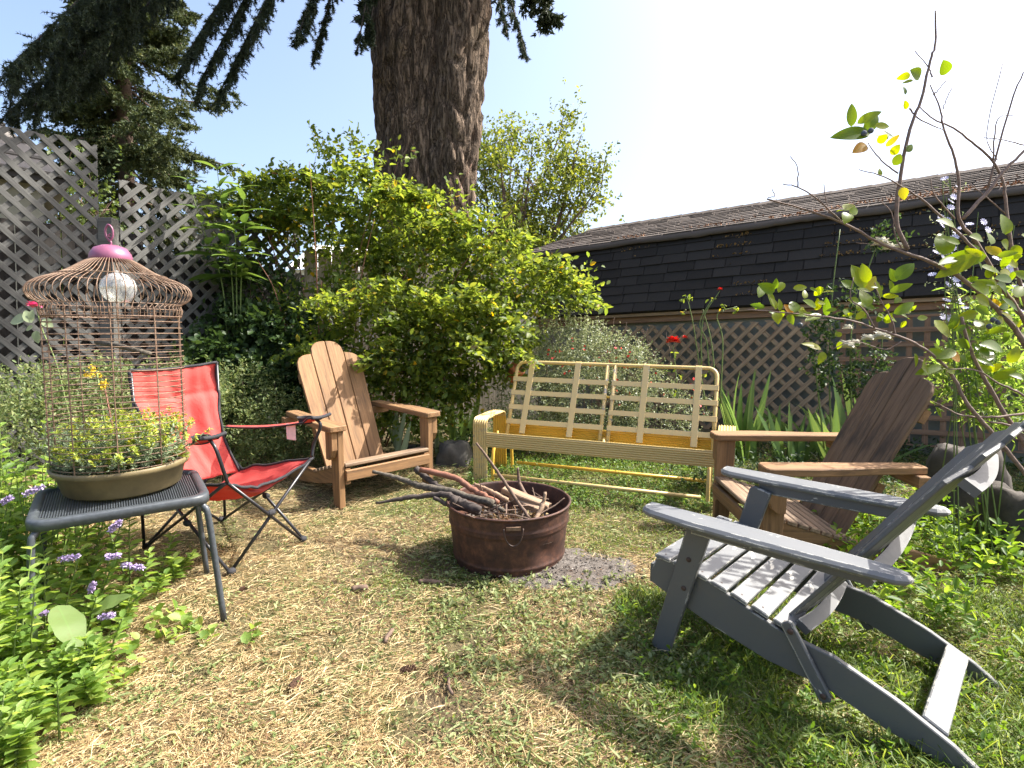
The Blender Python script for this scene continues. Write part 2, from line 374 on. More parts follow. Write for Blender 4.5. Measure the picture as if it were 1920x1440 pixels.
def m_leaf(name, stops, trans=.45, tcol=1.6, rough=.5, spec=.35, attr=True, vein=0.0):
    """leaf: reflective top plus light passing through; hue varies leaf by leaf"""
    k = NT(name)
    f = k.n('ShaderNodeAttribute', attribute_name='rnd').outputs['Fac'] if attr else k.rand()
    c = k.ramp(f, stops)
    if not attr:                  # single leaves: midrib, side veins, blotches
        sx = k.n('ShaderNodeSeparateXYZ', {'Vector': k.coord()}); ay = k.math('ABSOLUTE', sx.outputs['Y'])
        w = k.math('SINE', k.math('MULTIPLY', k.math('SUBTRACT', sx.outputs['X'], k.math('MULTIPLY', ay, .9)), 52.0))
        vn = k.math('MAXIMUM', k.math('LESS_THAN', ay, .012), k.math('MULTIPLY', k.math('GREATER_THAN', w, .93), .55))
        c = k.mix(k.math('MULTIPLY', vn, .45), c, tuple(min(1, q * 1.7) for q in stops[-1][1]) if vein else tuple(min(1, q * 1.5) for q in stops[0][1]))
        c = k.mix(k.ramp(k.noise(k.coord(), 9, 5, .7), [(.60, (0, 0, 0)), (.78, (.45, .45, .45))]), c, (.16, .12, .03))
    k.base(Base_Color=c, Roughness=rough, Specular_IOR_Level=spec)
    hs = k.n('ShaderNodeHueSaturation', {'Hue': .475, 'Saturation': 1.12, 'Value': tcol, 'Color': c})
    tr = k.n('ShaderNodeBsdfTranslucent', {'Color': hs.outputs[0]})
    ms = k.n('ShaderNodeMixShader', {0: trans, 1: k.b.outputs[0], 2: tr.outputs[0]}); k.t.links.new(ms.outputs[0], k.out.inputs['Surface'])
    return k.m
M['rose_leaf'] = m_leaf('rose_leaf', [(0, (.10, .06, .03)), (.02, (.06, .095, .02)), (.5, (.122, .187, .034)), (.975, (.205, .25, .048)), (.995, (.45, .34, .05))], .58, 1.8)
M['rose_single'] = m_leaf('rose_leaf_single', [(0, (.07, .115, .022)), (1, (.205, .25, .048))], .58, 1.8, attr=False)
M['mint_single'] = m_leaf('mint_leaf_single', [(0, (.11, .20, .04)), (1, (.31, .41, .12))], .52, 1.7, attr=False)
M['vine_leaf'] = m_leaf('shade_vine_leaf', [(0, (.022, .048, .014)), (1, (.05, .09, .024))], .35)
M['salvia_leaf'] = m_leaf('salvia_leaf', [(0, (.11, .15, .065)), (.6, (.20, .24, .115)), (1, (.34, .37, .22))], .4, 1.3, .4, .6)
M['herb_leaf'] = m_leaf('herb_leaf', [(0, (.09, .14, .045)), (.6, (.16, .21, .075)), (1, (.27, .30, .13))], .4, 1.4)
M['mint_leaf'] = m_leaf('mint_leaf', [(0, (.11, .20, .04)), (.6, (.19, .30, .065)), (1, (.31, .41, .12))], .52, 1.7)
M['weed_leaf'] = m_leaf('weed_leaf', [(0, (.065, .14, .022)), (.6, (.115, .205, .032)), (1, (.19, .28, .055))], .55, 1.8)
M['dock_leaf'] = m_leaf('dock_leaf', [(0, (.10, .17, .05)), (1, (.15, .21, .07))], .35, 1.4, attr=False)
M['mullein_leaf'] = m_leaf('woolly_leaf', [(0, (.13, .19, .11)), (1, (.19, .25, .15))], .3, 1.3, .8, attr=False)
M['blue_leaf'] = m_leaf('blueberry_leaf', [(0, (.07, .135, .018)), (.45, (.13, .20, .022)), (.93, (.21, .26, .026)), (.98, (.32, .30, .04)), (1, (.38, .20, .04))], .66, 1.9, .35, .5, attr=False)
M['iris_leaf'] = m_leaf('iris_leaf', [(0, (.07, .13, .04)), (.6, (.11, .185, .052)), (1, (.17, .24, .07))], .42, 1.8, .45, .4, attr=False)
M['lance'] = m_leaf('lance_leaf', [(0, (.08, .15, .035)), (1, (.16, .25, .06))], .4, 1.6, .5, .35, attr=False)
M['weed_big'] = m_leaf('broad_weed_leaf', [(0, (.12, .20, .035)), (1, (.18, .27, .055))], .45, 1.6, .5, .35, attr=False)
M['iris_pale'] = m_leaf('iris_leaf_pale', [(0, (.20, .26, .15)), (1, (.30, .35, .20))], .3, 1.3, .45, .4, attr=False)
M['tree_leaf'] = m_leaf('maple_leaf', [(0, (.06, .10, .02)), (.6, (.125, .165, .03)), (1, (.21, .235, .045))], .48)
M['far_leaf'] = m_leaf('hedge_leaf', [(0, (.04, .07, .016)), (1, (.10, .14, .03))], .4)
M['spruce'] = m_leaf('spruce_needle', [(0, (.03, .05, .018)), (.6, (.062, .088, .028)), (1, (.13, .145, .045))], .2, 1.2, .6)
M['spruce_near'] = m_leaf('near_spruce_needle', [(0, (.018, .030, .018)), (.6, (.032, .050, .026)), (1, (.055, .075, .035))], .12, 1.2, .6)
M['sedum_blue'] = m_leaf('sedum_blue', [(0, (.15, .21, .11)), (1, (.32, .38, .24))], .3, 1.3)
M['sedum_yellow'] = m_leaf('sedum_flower', [(0, (.22, .30, .05)), (.6, (.34, .42, .07)), (1, (.58, .58, .10))], .35, 1.3)
M['sedum_green'] = m_leaf('sempervivum', [(0, (.10, .17, .03)), (.7, (.20, .26, .05)), (1, (.30, .12, .07))], .3, 1.3)
M['straw'] = m_leaf('dry_straw', [(0, (.20, .14, .07)), (.4, (.52, .395, .195)), (1, (.78, .66, .40))], .3, 1.15, .7, .3)
M['grass'] = m_leaf('grass_blade', [(0, (.06, .11, .02)), (.5, (.125, .195, .036)), (.85, (.21, .26, .06)), (1, (.36, .32, .14))], .5, 1.6, .5, .35)
M['clipping'] = m_leaf('green_clipping', [(0, (.10, .14, .04)), (.5, (.19, .235, .085)), (1, (.33, .36, .17))], .35, 1.2, .6)
M['char'] = m_leaf('charcoal', [(0, (.015, .013, .012)), (.6, (.05, .04, .033)), (1, (.26, .24, .22))], .05, 1.0, .9)
M['clover'] = m_leaf('clover_leaf', [(0, (.06, .125, .025)), (.6, (.11, .19, .04)), (1, (.19, .27, .07))], .42)
M['dry_leaf'] = m_leaf('dry_leaf', [(0, (.12, .065, .035)), (.5, (.25, .16, .08)), (1, (.36, .31, .16))], .2, 1.1, .8)

def m_bark():
    k = NT('fir_bark'); v = k.coord((1, 1, .16))
    n0 = k.noise(v, 17, 5, .6, 1.2); rid = k.math('ABSOLUTE', k.math('SUBTRACT', n0, .5)); n1 = k.noise(k.coord((1, 1, .5)), 60, 8, .78); n2 = k.noise(k.coord(), 2.2, 4, .6)
    c = k.ramp(n1, [(.28, (.075, .053, .038)), (.5, (.205, .15, .108)), (.75, (.35, .27, .205))])
    c = k.mix(k.ramp(rid, [(.0, (.85, .85, .85)), (.055, (0, 0, 0))]), c, (.028, .021, .017))
    c = k.mix(k.ramp(n2, [(.58, (0, 0, 0)), (.75, (.35, .35, .35))]), c, (.17, .135, .07))
    k.base(Base_Color=c, Roughness=.95, Specular_IOR_Level=.2); k.bump(k.math('ADD', k.math('MULTIPLY', n1, .6), k.ramp(rid, [(0, (0, 0, 0)), (.09, (1, 1, 1))])), 1.0, .035); return k.m
M['fir_bark'] = m_bark()
M['bark_far'] = m_simple('far_bark', (.11, .075, .055), .95, 0, .4, 6, .3)

def m_ground():
    k = NT('yard_ground'); v = k.coord(kind='Object')
    n1 = k.noise(v, 1.6, 6, .65, .5); n2 = k.noise(v, 38, 8, .75); n3 = k.noise(v, 150, 4, .8)
    c = k.ramp(n2, [(.3, (.055, .040, .026)), (.5, (.13, .098, .058)), (.7, (.24, .19, .11))])
    c = k.mix(k.ramp(n1, [(.42, (0, 0, 0)), (.62, (.7, .7, .7))]), c, k.ramp(n3, [(.3, (.04, .065, .015)), (.7, (.10, .13, .035))]))
    k.base(Base_Color=c, Roughness=.95, Specular_IOR_Level=.15); k.bump(n2, .8, .03); return k.m
M['ground'] = m_ground()
def m_ash():
    k = NT('wood_ash'); v = k.coord(); n1 = k.noise(v, 28, 9, .75, .4); n2 = k.noise(v, 4, 5, .6)
    c = k.ramp(n1, [(.3, (.05, .042, .036)), (.52, (.125, .108, .093)), (.75, (.25, .23, .21))])
    c = k.mix(k.ramp(n2, [(.5, (0, 0, 0)), (.7, (.8, .8, .8))]), c, (.09, .065, .048))
    k.base(Base_Color=c, Roughness=.95); k.bump(n1, .9, .02); return k.m
M['ash'] = m_ash()

# ------------------------------------------------------------------ the setting: ground, shed, fences, houses
def axis(lo, hi, fine_lo, fine_hi, step, grow=1.35):
    a = list(np.arange(fine_lo, fine_hi + 1e-6, step)); s = step
    while a[-1] < hi: s *= grow; a.append(min(hi, a[-1] + s))
    s = step
    while a[0] > lo: s *= grow; a.insert(0, max(lo, a[0] - s))
    return a
gx = axis(-400, 400, -4.0, 4.5, .055); gy = axis(-120, 900, .6, 7.2, .055)
GV = []
for y in gy:
    for x in gx:
        h = gz(x, y)
        if -4.2 < x < 4.7 and .5 < y < 7.4: h += .012 * mnoise.noise((x * 3, y * 3, 0)) + .006 * mnoise.noise((x * 13, y * 13, 4)) - .006
        GV.append((x, y, h))
nx = len(gx)
GF = [(j * nx + i, j * nx + i + 1, (j + 1) * nx + i + 1, (j + 1) * nx + i) for j in range(len(gy) - 1) for i in range(nx - 1)]
g = obj('ground', mesh('ground', GV, GF, True), None, M['ground']); tag(g, 'sloping back yard ground of soil, dry clippings and patchy lawn', 'ground', kind='structure')

# --- gambrel shed on the right, running away to the left
E1 = at(1690, 561, 5.2); EZ = E1.z
d2 = ray(1123, 592); E2 = CAM + d2 * ((EZ - CAM.z) / d2.z)
U = (E1 - E2); U.z = 0; U.normalize(); NI = Vector((-U.y, U.x, 0))
if NI.y < 0: NI = -NI
def pix(P):
    v = P - CAM; d = v.dot(FW); return 960 + FPX * v.x / d, 720 - FPX * v.dot(UPV) / d
def along(px, inset, z):          # distance along the eave whose point at that inset shows at px
    lo, hi = -4.0, 6.0
    for _ in range(50):
        m = (lo + hi) / 2; P = E2 + U * m + NI * inset; P.z = z
        if pix(P)[0] < px: lo = m
        else: hi = m
    return lo
def zat(px, py, inset):
    z = 2.5
    for _ in range(6):
        s = along(px, inset, z); P = E2 + U * s + NI * inset; P.z = z; d = ray(px, py); z = CAM.z + d.z * ((P.y - CAM.y) / d.y)
    return z
B_IN = .40; BZ = zat(1500, 412, B_IN); S0 = along(972, B_IN, BZ)
def ridge_inset():
    best = None
    for i in range(60, 260, 4):
        c = i / 100; z = zat(1500, 372, c); e = abs(along(1105, c, z) - S0)
        if best is None or e < best[0]: best = (e, c, z)
    return best[1], best[2]
R_IN, RZ = ridge_inset()
S1 = along(1920, 0, EZ) + 1.6
print('SHED eave z %.2f break %.2f/%.2f ridge %.2f/%.2f s %.2f..%.2f ground %.2f' % (EZ, B_IN, BZ, R_IN, RZ, S0, S1, gz(E2.x, E2.y)))
yawS = math.atan2(U.y, U.x)
SM = Matrix.Translation((E2.x, E2.y, 0)) @ Matrix.Rotation(yawS, 4, 'Z')      # shed frame: x along the eave, y inwards
shed = thing('garden_shed', 'long garden shed with black shingled gambrel roof behind the glider', 'shed', Matrix.Translation((0, 0, gz(E1.x, E1.y))) @ SM)
zb = -gz(E1.x, E1.y)              # shed-local z offset
def SZ(z): return z + zb
W_IN = .13; DEP = 2 * R_IN
MB().box(S0 + .12, S1 - .1, W_IN, DEP - W_IN, SZ(gz(E1.x, E1.y)) - .3, SZ(EZ) + .05).build('wall', M['shed_wall'], shed)
MB().box(S0 + .02, S1, .03, .075, SZ(EZ) - .03, SZ(EZ) + .035).build('fascia', M['lattice_brown'], shed)
MB().box(S0 + .05, S1, .076, W_IN + .02, SZ(EZ) - .10, SZ(EZ) - .035).build('eave_board', M['lattice_red'], shed)
for nm, prof in (('gable', [(W_IN, EZ), (B_IN + .03, BZ - .04), (R_IN, RZ - .04), (DEP - B_IN - .03, BZ - .04), (DEP - W_IN, EZ)]),):
    for s in (S0 + .13, S1 - .2):
        n = len(prof); V = [(s + dx, y, SZ(z)) for dx in (0, .05) for y, z in prof]
        F = [tuple(range(n)), tuple(reversed(range(n, 2 * n)))] + [(i, n + i, n + (i + 1) % n, (i + 1) % n) for i in range(n)]
        obj(nm, mesh(nm, V, F), shed, M['shed_wall'])
def slope(name, y0, z0, y1, z1, mat, ncourse, tab, wav=0.0, thick=.011, pieces=True):
    """one roof slope with its shingles, laid course by course"""
    L = math.hypot(y1 - y0, z1 - z0); dy, dz = (y1 - y0) / L, (z1 - z0) / L; ny, nz = -dz, dy
    if nz < 0: ny, nz = -ny, -nz
    V = [(s, y, z) for s in (S0, S1) for y, z in ((y0, SZ(z0)), (y1, SZ(z1)), (y1 - ny * .03, SZ(z1) - nz * .03), (y0 - ny * .03, SZ(z0) - nz * .03))]
    deck = obj(name, mesh(name, V, [(0, 1, 2, 3), (7, 6, 5, 4), (0, 4, 5, 1), (1, 5, 6, 2), (2, 6, 7, 3), (3, 7, 4, 0)]), shed, mat)
    ex = L / ncourse; hh = ex * 1.25
    cuts = []
    for c in range(ncourse):
        x = S0 - random.random() * tab
        while x < S1:
            w = tab * random.uniform(.86, 1.12); a, b = max(x, S0), min(x + w - .012, S1)
            if b - a > .04: cuts.append((c, a, b))
            x += w
    for c, a, b in cuts:
        t = c * ex + random.uniform(-.004, .004)
        th = thick * random.uniform(.8, 1.5); lift = .004 + th
        m = mesh('shingle', [(0, 0, lift), (b - a, 0, lift + random.uniform(-.002, .003)), (b - a, min(hh, L - t), .003), (0, min(hh, L - t), .003), (0, 0, .001), (b - a, 0, .001)],
                 [(0, 1, 2, 3), (0, 4, 5, 1), (0, 3, 4), (1, 5, 2), (4, 3, 2, 5)])
        mt = Matrix(((1, 0, 0, a), (0, dy, ny, y0 + dy * t), (0, dz, nz, SZ(z0) + dz * t), (0, 0, 0, 1)))
        obj('shingle', m, deck, mat, mt)
    return deck
low = slope('lower_roof', 0.0, EZ + .015, B_IN, BZ, M['shingle_dark'], 8, .31)
topr = slope('upper_roof', B_IN - .05, BZ + .02, R_IN, RZ, M['shingle_top'], 11, .34)
slope('rear_roof', DEP - B_IN + .05, BZ + .02, R_IN, RZ, M['shingle_top'], 2, 2.2)
slope('rear_lower_roof', DEP, EZ + .015, DEP - B_IN, BZ, M['shingle_dark'], 2, 2.2)
# wavy lip of the upper roof bending over the break, and the ridge cap
lipV = []; lipF = []; ns = 90
for i in range(ns + 1):
    s = S0 + (S1 - S0) * i / ns; w = .035 * mnoise.noise((s * 1.6, 0, 3)) + .012 * mnoise.noise((s * 6, 0, 1))
    for y, z in ((B_IN + .10, BZ + .075), (B_IN - .045, BZ + .035 + w * .3), (B_IN - .085, BZ - .015 + w), (B_IN - .078, BZ - .05 + w), (B_IN - .06, BZ - .05 + w)): lipV.append((s, y, SZ(z)))
for i in range(ns):
    for k in range(4): lipF.append((i * 5 + k, i * 5 + k + 1, (i + 1) * 5 + k + 1, (i + 1) * 5 + k))
obj('roof_lip', mesh('roof_lip', lipV, lipF, True), shed, M['shingle_top'])
x = S0
while x < S1:
    b = MB(); b.add([(x, R_IN - .13, SZ(RZ) - .035), (x + .24, R_IN - .13, SZ(RZ) - .028), (x + .24, R_IN, SZ(RZ) + .038), (x, R_IN, SZ(RZ) + .030), (x + .24, R_IN + .13, SZ(RZ) - .028), (x, R_IN + .13, SZ(RZ) - .035)],
                   [(0, 1, 2, 3), (3, 2, 4, 5)]); b.build('ridge_cap', M['shingle_top'], shed); x += .225
# moss and fallen needles caught on the shingles
def litter(name, mat, n, y0, z0, y1, z1, sz, seed, smin, rows=None):
    rs = np.random.default_rng(seed); P = []; 
    while len(P) < n:
        s = S0 + (S1 - S0) * rs.random() ** .7; t = rs.random() ** 1.4 if rows is None else (rs.integers(1, rows) / rows + rs.normal() * .006)
        if mnoise.noise((s * 1.7, t * 3, seed)) + .35 * (s - smin) / 3 > .10: P.append((s, y0 + (y1 - y0) * t, SZ(z0 + (z1 - z0) * t) + .022))
    P = np.array(P); D = rng.normal(size=P.shape); o = leaves(name, mat, P, D, rng.normal(size=P.shape), sz, sz * .7, shed); return o
litter('needle_litter', M['debris'], 2300, B_IN - .02, BZ + .03, R_IN * .6, BZ + .03 + (RZ - BZ) * .45, .028, 3, 1.6)
litter('moss', M['moss'], 2200, 0, EZ + .015, B_IN, BZ, .030, 5, 2.4, rows=8)

def lattice_panel(name, label, mtx, w, h, mat, pitch=.104, sw=.038, front=1, square=False, group=None, x0=0.0, z0=0.0):
    """panel in local x (along) / z (up); every slat is its own board"""
    t = thing(name, label, 'lattice', mtx, group)
    def clip(poly, lo, hi, ax):
        for lim, sgn in ((lo, 1), (hi, -1)):
            out = []
            for i in range(len(poly)):
                a, b = poly[i - 1], poly[i]; ka, kb = (a[ax] - lim) * sgn >= 0, (b[ax] - lim) * sgn >= 0
                if ka != kb:
                    f = (lim - a[ax]) / (b[ax] - a[ax]); out.append((a[0] + f * (b[0] - a[0]), a[1] + f * (b[1] - a[1])))
                if kb: out.append(b)
            poly = out
            if not poly: return []
        return poly
    for layer, sg in ((0, front), (1, -front)):
        ang = (R(45) * sg) if not square else (0 if layer == 0 else R(90))
        dx, dz = math.cos(ang), math.sin(ang); px_, pz_ = -dz, dx
        span = w + h; k = -span
        while k < span:
            j = random.uniform(-.004, .004); base = (px_ * (k + j) + (0), pz_ * (k + j)); half = span * 1.5
            c = (w / 2 + base[0], h / 2 + base[1])
            poly = [(c[0] - dx * half - px_ * sw / 2, c[1] - dz * half - pz_ * sw / 2), (c[0] + dx * half - px_ * sw / 2, c[1] + dz * half - pz_ * sw / 2),
                    (c[0] + dx * half + px_ * sw / 2, c[1] + dz * half + pz_ * sw / 2), (c[0] - dx * half + px_ * sw / 2, c[1] - dz * half + pz_ * sw / 2)]
            e = random.uniform(-.012, .012)
            poly = clip(clip(poly, x0, x0 + w, 0), z0 + e, z0 + h + e, 1); k += pitch
            if len(poly) < 3: continue
            cx = sum(p[0] for p in poly) / len(poly); cz = sum(p[1] for p in poly) / len(poly)
            out = [((p[0] - cx) * dx + (p[1] - cz) * dz, (p[0] - cx) * px_ + (p[1] - cz) * pz_) for p in poly]
            if max(p[0] for p in out) - min(p[0] for p in out) < .03: continue
            # drop near-duplicate points so the chamfer stays clean
            q = [p for i, p in enumerate(out) if math.hypot(p[0] - out[i - 1][0], p[1] - out[i - 1][1]) > .004]
            if len(q) < 3: continue
            mt = Matrix(((dx, px_, 0, cx), (0, 0, -1, -.0052 + .0104 * layer), (dz, pz_, 0, cz), (0, 0, 0, 1)))
            MB().prism(q, .0095, .0012).build('slat', mat, t, mt)
    return t
# shed lattice: a diagonal panel, then a square panel
sd0, sd1 = along(1118, .04, EZ - .2), along(1562, .04, EZ - .2)
hd = EZ - .10 - gz(E1.x, E1.y) - .12
gE = gz(E1.x, E1.y)
LM = Matrix.Translation((0, 0, gE + .08)) @ SM @ Matrix.Translation((sd0, .045, 0))
lattice_panel('lattice_panel', 'brown diagonal lattice panel fixed below the black shed roof', LM, sd1 - sd0, hd, M['lattice_brown'], .113, .043, 1)
LM2 = Matrix.Translation((0, 0, gE + .08)) @ SM @ Matrix.Translation((sd1 + .03, .045, 0))
lattice_panel('lattice_panel', 'square-grid lattice panel on the shed wall behind the roses', LM2, S1 - sd1 - .4, hd, M['lattice_red'], .131, .045, 1, square=True)

# --- silvery lattice fence on the left: post and two panels
PX, PY = -3.36, 4.75
postM = wm(PX + .05, PY + .03); post = thing('fence_post', 'thick weathered grey fence post between the two lattice panels', 'post', postM)
MB().prism([(-.055, -.055), (.055, -.055), (.055, .055), (-.055, .055)], at(182, 411, 4.78).z - gz(PX, PY) + .3, .006, Matrix.Translation((0, 0, (at(182, 411, 4.78).z - gz(PX, PY) - .3) / 2))).build('shaft', M['lattice'], post)
d1 = Vector((.76, .65, 0)); zt1 = at(168, 270, 4.75).z; w1 = 1.35
p1 = Vector((PX, PY, 0)) - d1 * (w1 + .01); b1 = gz(p1.x, p1.y)
lattice_panel('lattice_panel', 'tall silver-grey diagonal lattice panel behind the birdcage', Matrix.Translation((p1.x, p1.y, b1 + .1)) @ Matrix.Rotation(math.atan2(d1.y, d1.x), 4, 'Z'), w1, zt1 - b1 - .1, M['lattice'], .100, .042, -1)
d2v = Vector((.555, .832, 0)); zt2 = at(201, 334, 4.8).z; p2 = Vector((PX + .11, PY + .07, 0)); b2 = gz(p2.x, p2.y)
lattice_panel('lattice_panel', 'lower grey lattice panel with a sawtooth top under the spruce', Matrix.Translation((p2.x, p2.y, b2 + .1)) @ Matrix.Rotation(math.atan2(d2v.y, d2v.x), 4, 'Z'), 1.75, zt2 - b2 - .1, M['lattice'], .100, .042, 1)

# --- grey dog-eared picket fence across the back
fA = Vector((p2.x + d2v.x * 1.78, p2.y + d2v.y * 1.78, 0)); fB = Vector((.3, 6.8, 0)); fl = (fB - fA).length; fd = (fB - fA) / fl
fyaw = math.atan2(fd.y, fd.x); fz = at(640, 474, (fA.y + fB.y) / 2).z
fence = thing('picket_fence', 'grey dog-eared board fence half hidden behind the rose bush', 'fence', Matrix.Translation((fA.x, fA.y, gz(fA.x, fA.y))) @ Matrix.Rotation(fyaw, 4, 'Z'))
x = .02; fh = fz - gz(fA.x, fA.y)
while x < fl - .1:
    h = fh + random.uniform(-.012, .012); w = .138
    MB().prism([(0, -w / 2), (h - .04, -w / 2), (h, -w / 2 + .035), (h, w / 2 - .035), (h - .04, w / 2), (0, w / 2)], .018, .002).build('picket', M['picket'], fence, Matrix(((0, 1, 0, x + w / 2), (0, 0, 1, random.uniform(-.003, .003)), (1, 0, 0, 0), (0, 0, 0, 1))))
    x += w + .006
for z in (.35, 1.5):
    plank('rail', fence, M['picket'], (0, .034, z), (fl - .05, .034, z), (0, 0, 1), .09, .04)

# --- neighbour's house beyond the left lattice
hx1 = at(128, 330, 8.3).x; hz = at(128, 330, 8.3).z; hg = gz(-7, 9)
house = thing('neighbour_house', 'cream sided house with grey shake roof glimpsed through the tall lattice', 'house', Matrix.Translation((hx1, 8.3, hg)) @ Matrix.Rotation(R(43), 4, 'Z'))
MB().box(-6.5, -.25, .3, 2.9, -.3, hz - hg).build('wall', M['cream_wall'], house)
MB().box(-6.7, 0, 0, .28, hz - hg - .13, hz - hg - .05).build('soffit', M['dark_void'], house)
rf = MB(); e = hz - hg - .05; rr = 1.75
rf.add([(-6.8, -.05, e), (.05, -.05, e), (.05, 3.2, e), (-6.8, 3.2, e), (-5.2, 1.55, e + rr), (-1.55, 1.55, e + rr)], [(0, 1, 5, 4), (1, 2, 5), (2, 3, 4, 5), (3, 0, 4)])
rf.build('roof', M['shingle_far'], house)
for i in range(7):                # visible shake courses on the near slope
    t0 = i / 7; z = e + rr * t0 + .012; y = -.06 + 1.6 * t0
    MB().box(-6.8 + 1.6 * t0, .06 - 1.6 * t0, y, y + .15, z, z + .035).build('shake_course', M['shingle_far'], house)
for wx in (-1.5, -3.6):
    w = MB().box(wx - .55, wx + .55, .24, .298, hz - hg - 1.75, hz - hg - .55).build('window', M['white_wall'], house)
    MB().box(wx - .47, wx + .47, .225, .239, hz - hg - 1.67, hz - hg - .63).build('pane', M['window_glass'], w)
# --- white outbuilding beyond the picket fence
oz = at(640, 452, 11).z; ox0, ox1 = at(545, 460, 11).x, at(790, 460, 11).x; og = gz(0, 11)
outb = thing('white_outbuilding', 'bright white outbuilding just visible over the picket fence', 'building', Matrix.Translation((ox0, 11, og)))
MB().box(0, ox1 - ox0, .2, 3, -.3, oz - og - .5).build('wall', M['white_wall'], outb)
MB().add([(-.1, 0, oz - og - .5), (ox1 - ox0 + .1, 0, oz - og - .62), (ox1 - ox0 + .1, 1.6, oz - og + .1), (-.1, 1.6, oz - og + .25), (-.1, 3.2, oz - og - .5), (ox1 - ox0 + .1, 3.2, oz - og - .5)], [(0, 1, 2, 3), (3, 2, 5, 4)]).build('roof', M['white_wall'], outb)

# --- added dark boards close behind the two lattice panels, standing in for shade
for lab, o0, dv, ln, pyt in (('added dark boards standing in for shade behind the tall lattice panel', p1, d1, 1.35, 425), ('added dark boards standing in for shade behind the sawtooth lattice panel', p2, d2v, 1.8, 455)):
    nv = Vector((-dv.y, dv.x, 0)) * .32; b_ = o0 + nv; top = at(182, pyt, 4.9).z; bz = gz(b_.x, b_.y)
    ft = thing('dark_backing', lab, 'fence', Matrix.Translation((b_.x, b_.y, bz)) @ Matrix.Rotation(math.atan2(dv.y, dv.x), 4, 'Z')); x = -.2
    while x < ln + .25:
        h = top - bz + random.uniform(-.01, .01); MB().prism([(0, -.07), (h, -.07), (h, .07), (0, .07)], .02, .002).build('board', M['dark_board'], ft, Matrix(((0, 1, 0, x + .07), (0, 0, 1, random.uniform(-.002, .002)), (1, 0, 0, 0), (0, 0, 0, 1)))); x += .147
    for z in (.3, 1.3): plank('rail', ft, M['dark_board'], (-.2, .032, z), (ln + .2, .032, z), (0, 0, 1), .08, .04)

# ------------------------------------------------------------------ trees
def needles(P0, P1, per, ln, wd, spread=1.0):
    """needle triangles along twig segments P0->P1"""
    n = len(P0); k = max(1, per); A = nrm(P1 - P0)
    t = rng.random((n, k, 1)); B = P0[:, None] + (P1 - P0)[:, None] * t
    side = rng.normal(size=(n, k, 3)); D = nrm(A[:, None] * .75 + nrm(side) * spread)
    S = nrm(np.cross(D, rng.normal(size=(n, k, 3)))) * wd / 2; T = B + D * ln * (0.7 + .6 * rng.random((n, k, 1)))
    V = np.stack([B - S, B + S, T], 2).reshape(-1, 3); F = np.arange(len(V)).reshape(-1, 3); return V, F
def spruce_branch(base, tip, sag, tw, ntw, hang, stemmb, r0, rs, t0=.18):
    """a limb with side twigs; returns twig segments"""
    base = np.array(base); tip = np.array(tip); n = 14; t = np.linspace(0, 1, n)[:, None]
    pts = base + (tip - base) * t; pts[:, 2] += -sag * np.sin(t[:, 0] * np.pi * .85) + sag * .3 * t[:, 0]
    stemmb.tube([tuple(p) for p in pts], [r0 * (1 - .85 * q) + .004 for q in t[:, 0]], 5)
    ax = nrm(tip - base); lat = nrm(np.cross(ax, [0, 0, 1.0]))
    P0 = []; P1 = []
    tt = t0 + (1 - t0) * rs.random(ntw) ** .8
    for q in tt:
        f = q * (n - 1); i = min(int(f), n - 2); p = pts[i] + (pts[i + 1] - pts[i]) * (f - i)
        L = tw * (1.05 - .75 * q) * rs.uniform(.5, 1.15); sd = rs.choice([-1, 1])
        d = nrm(ax * rs.uniform(.3, .8) + lat * sd * rs.uniform(.35, 1) + np.array([0, 0, -hang * rs.uniform(.3, 1.3)]))
        q1 = p + d * L * .5; d2 = nrm(d + np.array([0, 0, -hang * .5])); q2 = q1 + d2 * L * .5
        P0 += [p, q1]; P1 += [q1, q2]
        for m in range(3):        # branchlets
            b = p + d * L * rs.uniform(.2, .9); dd = nrm(d * .6 + rs.normal(size=3) * .6 + np.array([0, 0, -hang * .7])); P0.append(b); P1.append(b + dd * L * rs.uniform(.25, .5))
    return P0, P1
# --- big fir trunk behind the fence, with a grown-in second stem on its right
TX, TY = (806 - 960) / FPX * 7.5, 7.4
spr = thing('spruce_tree', 'huge old spruce with deeply furrowed bark rising above the rose bush', 'tree', wm(TX, TY))
tz0 = gz(TX, TY); NA, NZ = 200, 250; ZT = 8.2; tv = []
for j in range(NZ):
    z = -.2 + ZT * j / (NZ - 1); g_ = z + tz0
    rA = .44 + .10 * max(0, (g_ - 2.2) / 3.2) + .18 * math.exp(-max(0, z) * 1.5); cxA = -.11 - .012 * max(0, g_ - 2.2)
    rB = .245 + .075 * max(0, (g_ - 2.2) / 3.2) + .12 * math.exp(-max(0, z) * 1.5); cxB = .25 + .075 * max(0, g_ - 3.0); cyB = -.24
    for i in range(NA):
        a = 2 * math.pi * i / NA; c, s = math.cos(a), math.sin(a); r = 0
        for cx, cy, rr in ((cxA, 0, rA), (cxB, cyB, rB)):
            b = c * cx + s * cy; disc = b * b - (cx * cx + cy * cy - rr * rr)
            if disc > 0: r = max(r, b + math.sqrt(disc))
        q = (c * r * 9, s * r * 9, z * 2.2)
        f1 = abs(mnoise.noise(q)); f2 = abs(mnoise.noise((q[0] * 2.3, q[1] * 2.3, z * 5))); f3 = mnoise.noise((c * 2, s * 2, z * .9))
        f4 = abs(mnoise.noise((q[0] * .8 + 5, q[1] * .8, z * 1.3))); r += .06 * min(.30, f1) / .30 + .035 * min(.3, f4) / .3 - .05 + .024 * f2 + .035 * f3 + .05 * max(0, mnoise.noise((c * 3.1 + 2, s * 3.1, z * 1.7)) - .45)
        tv.append((c * r, s * r, z))
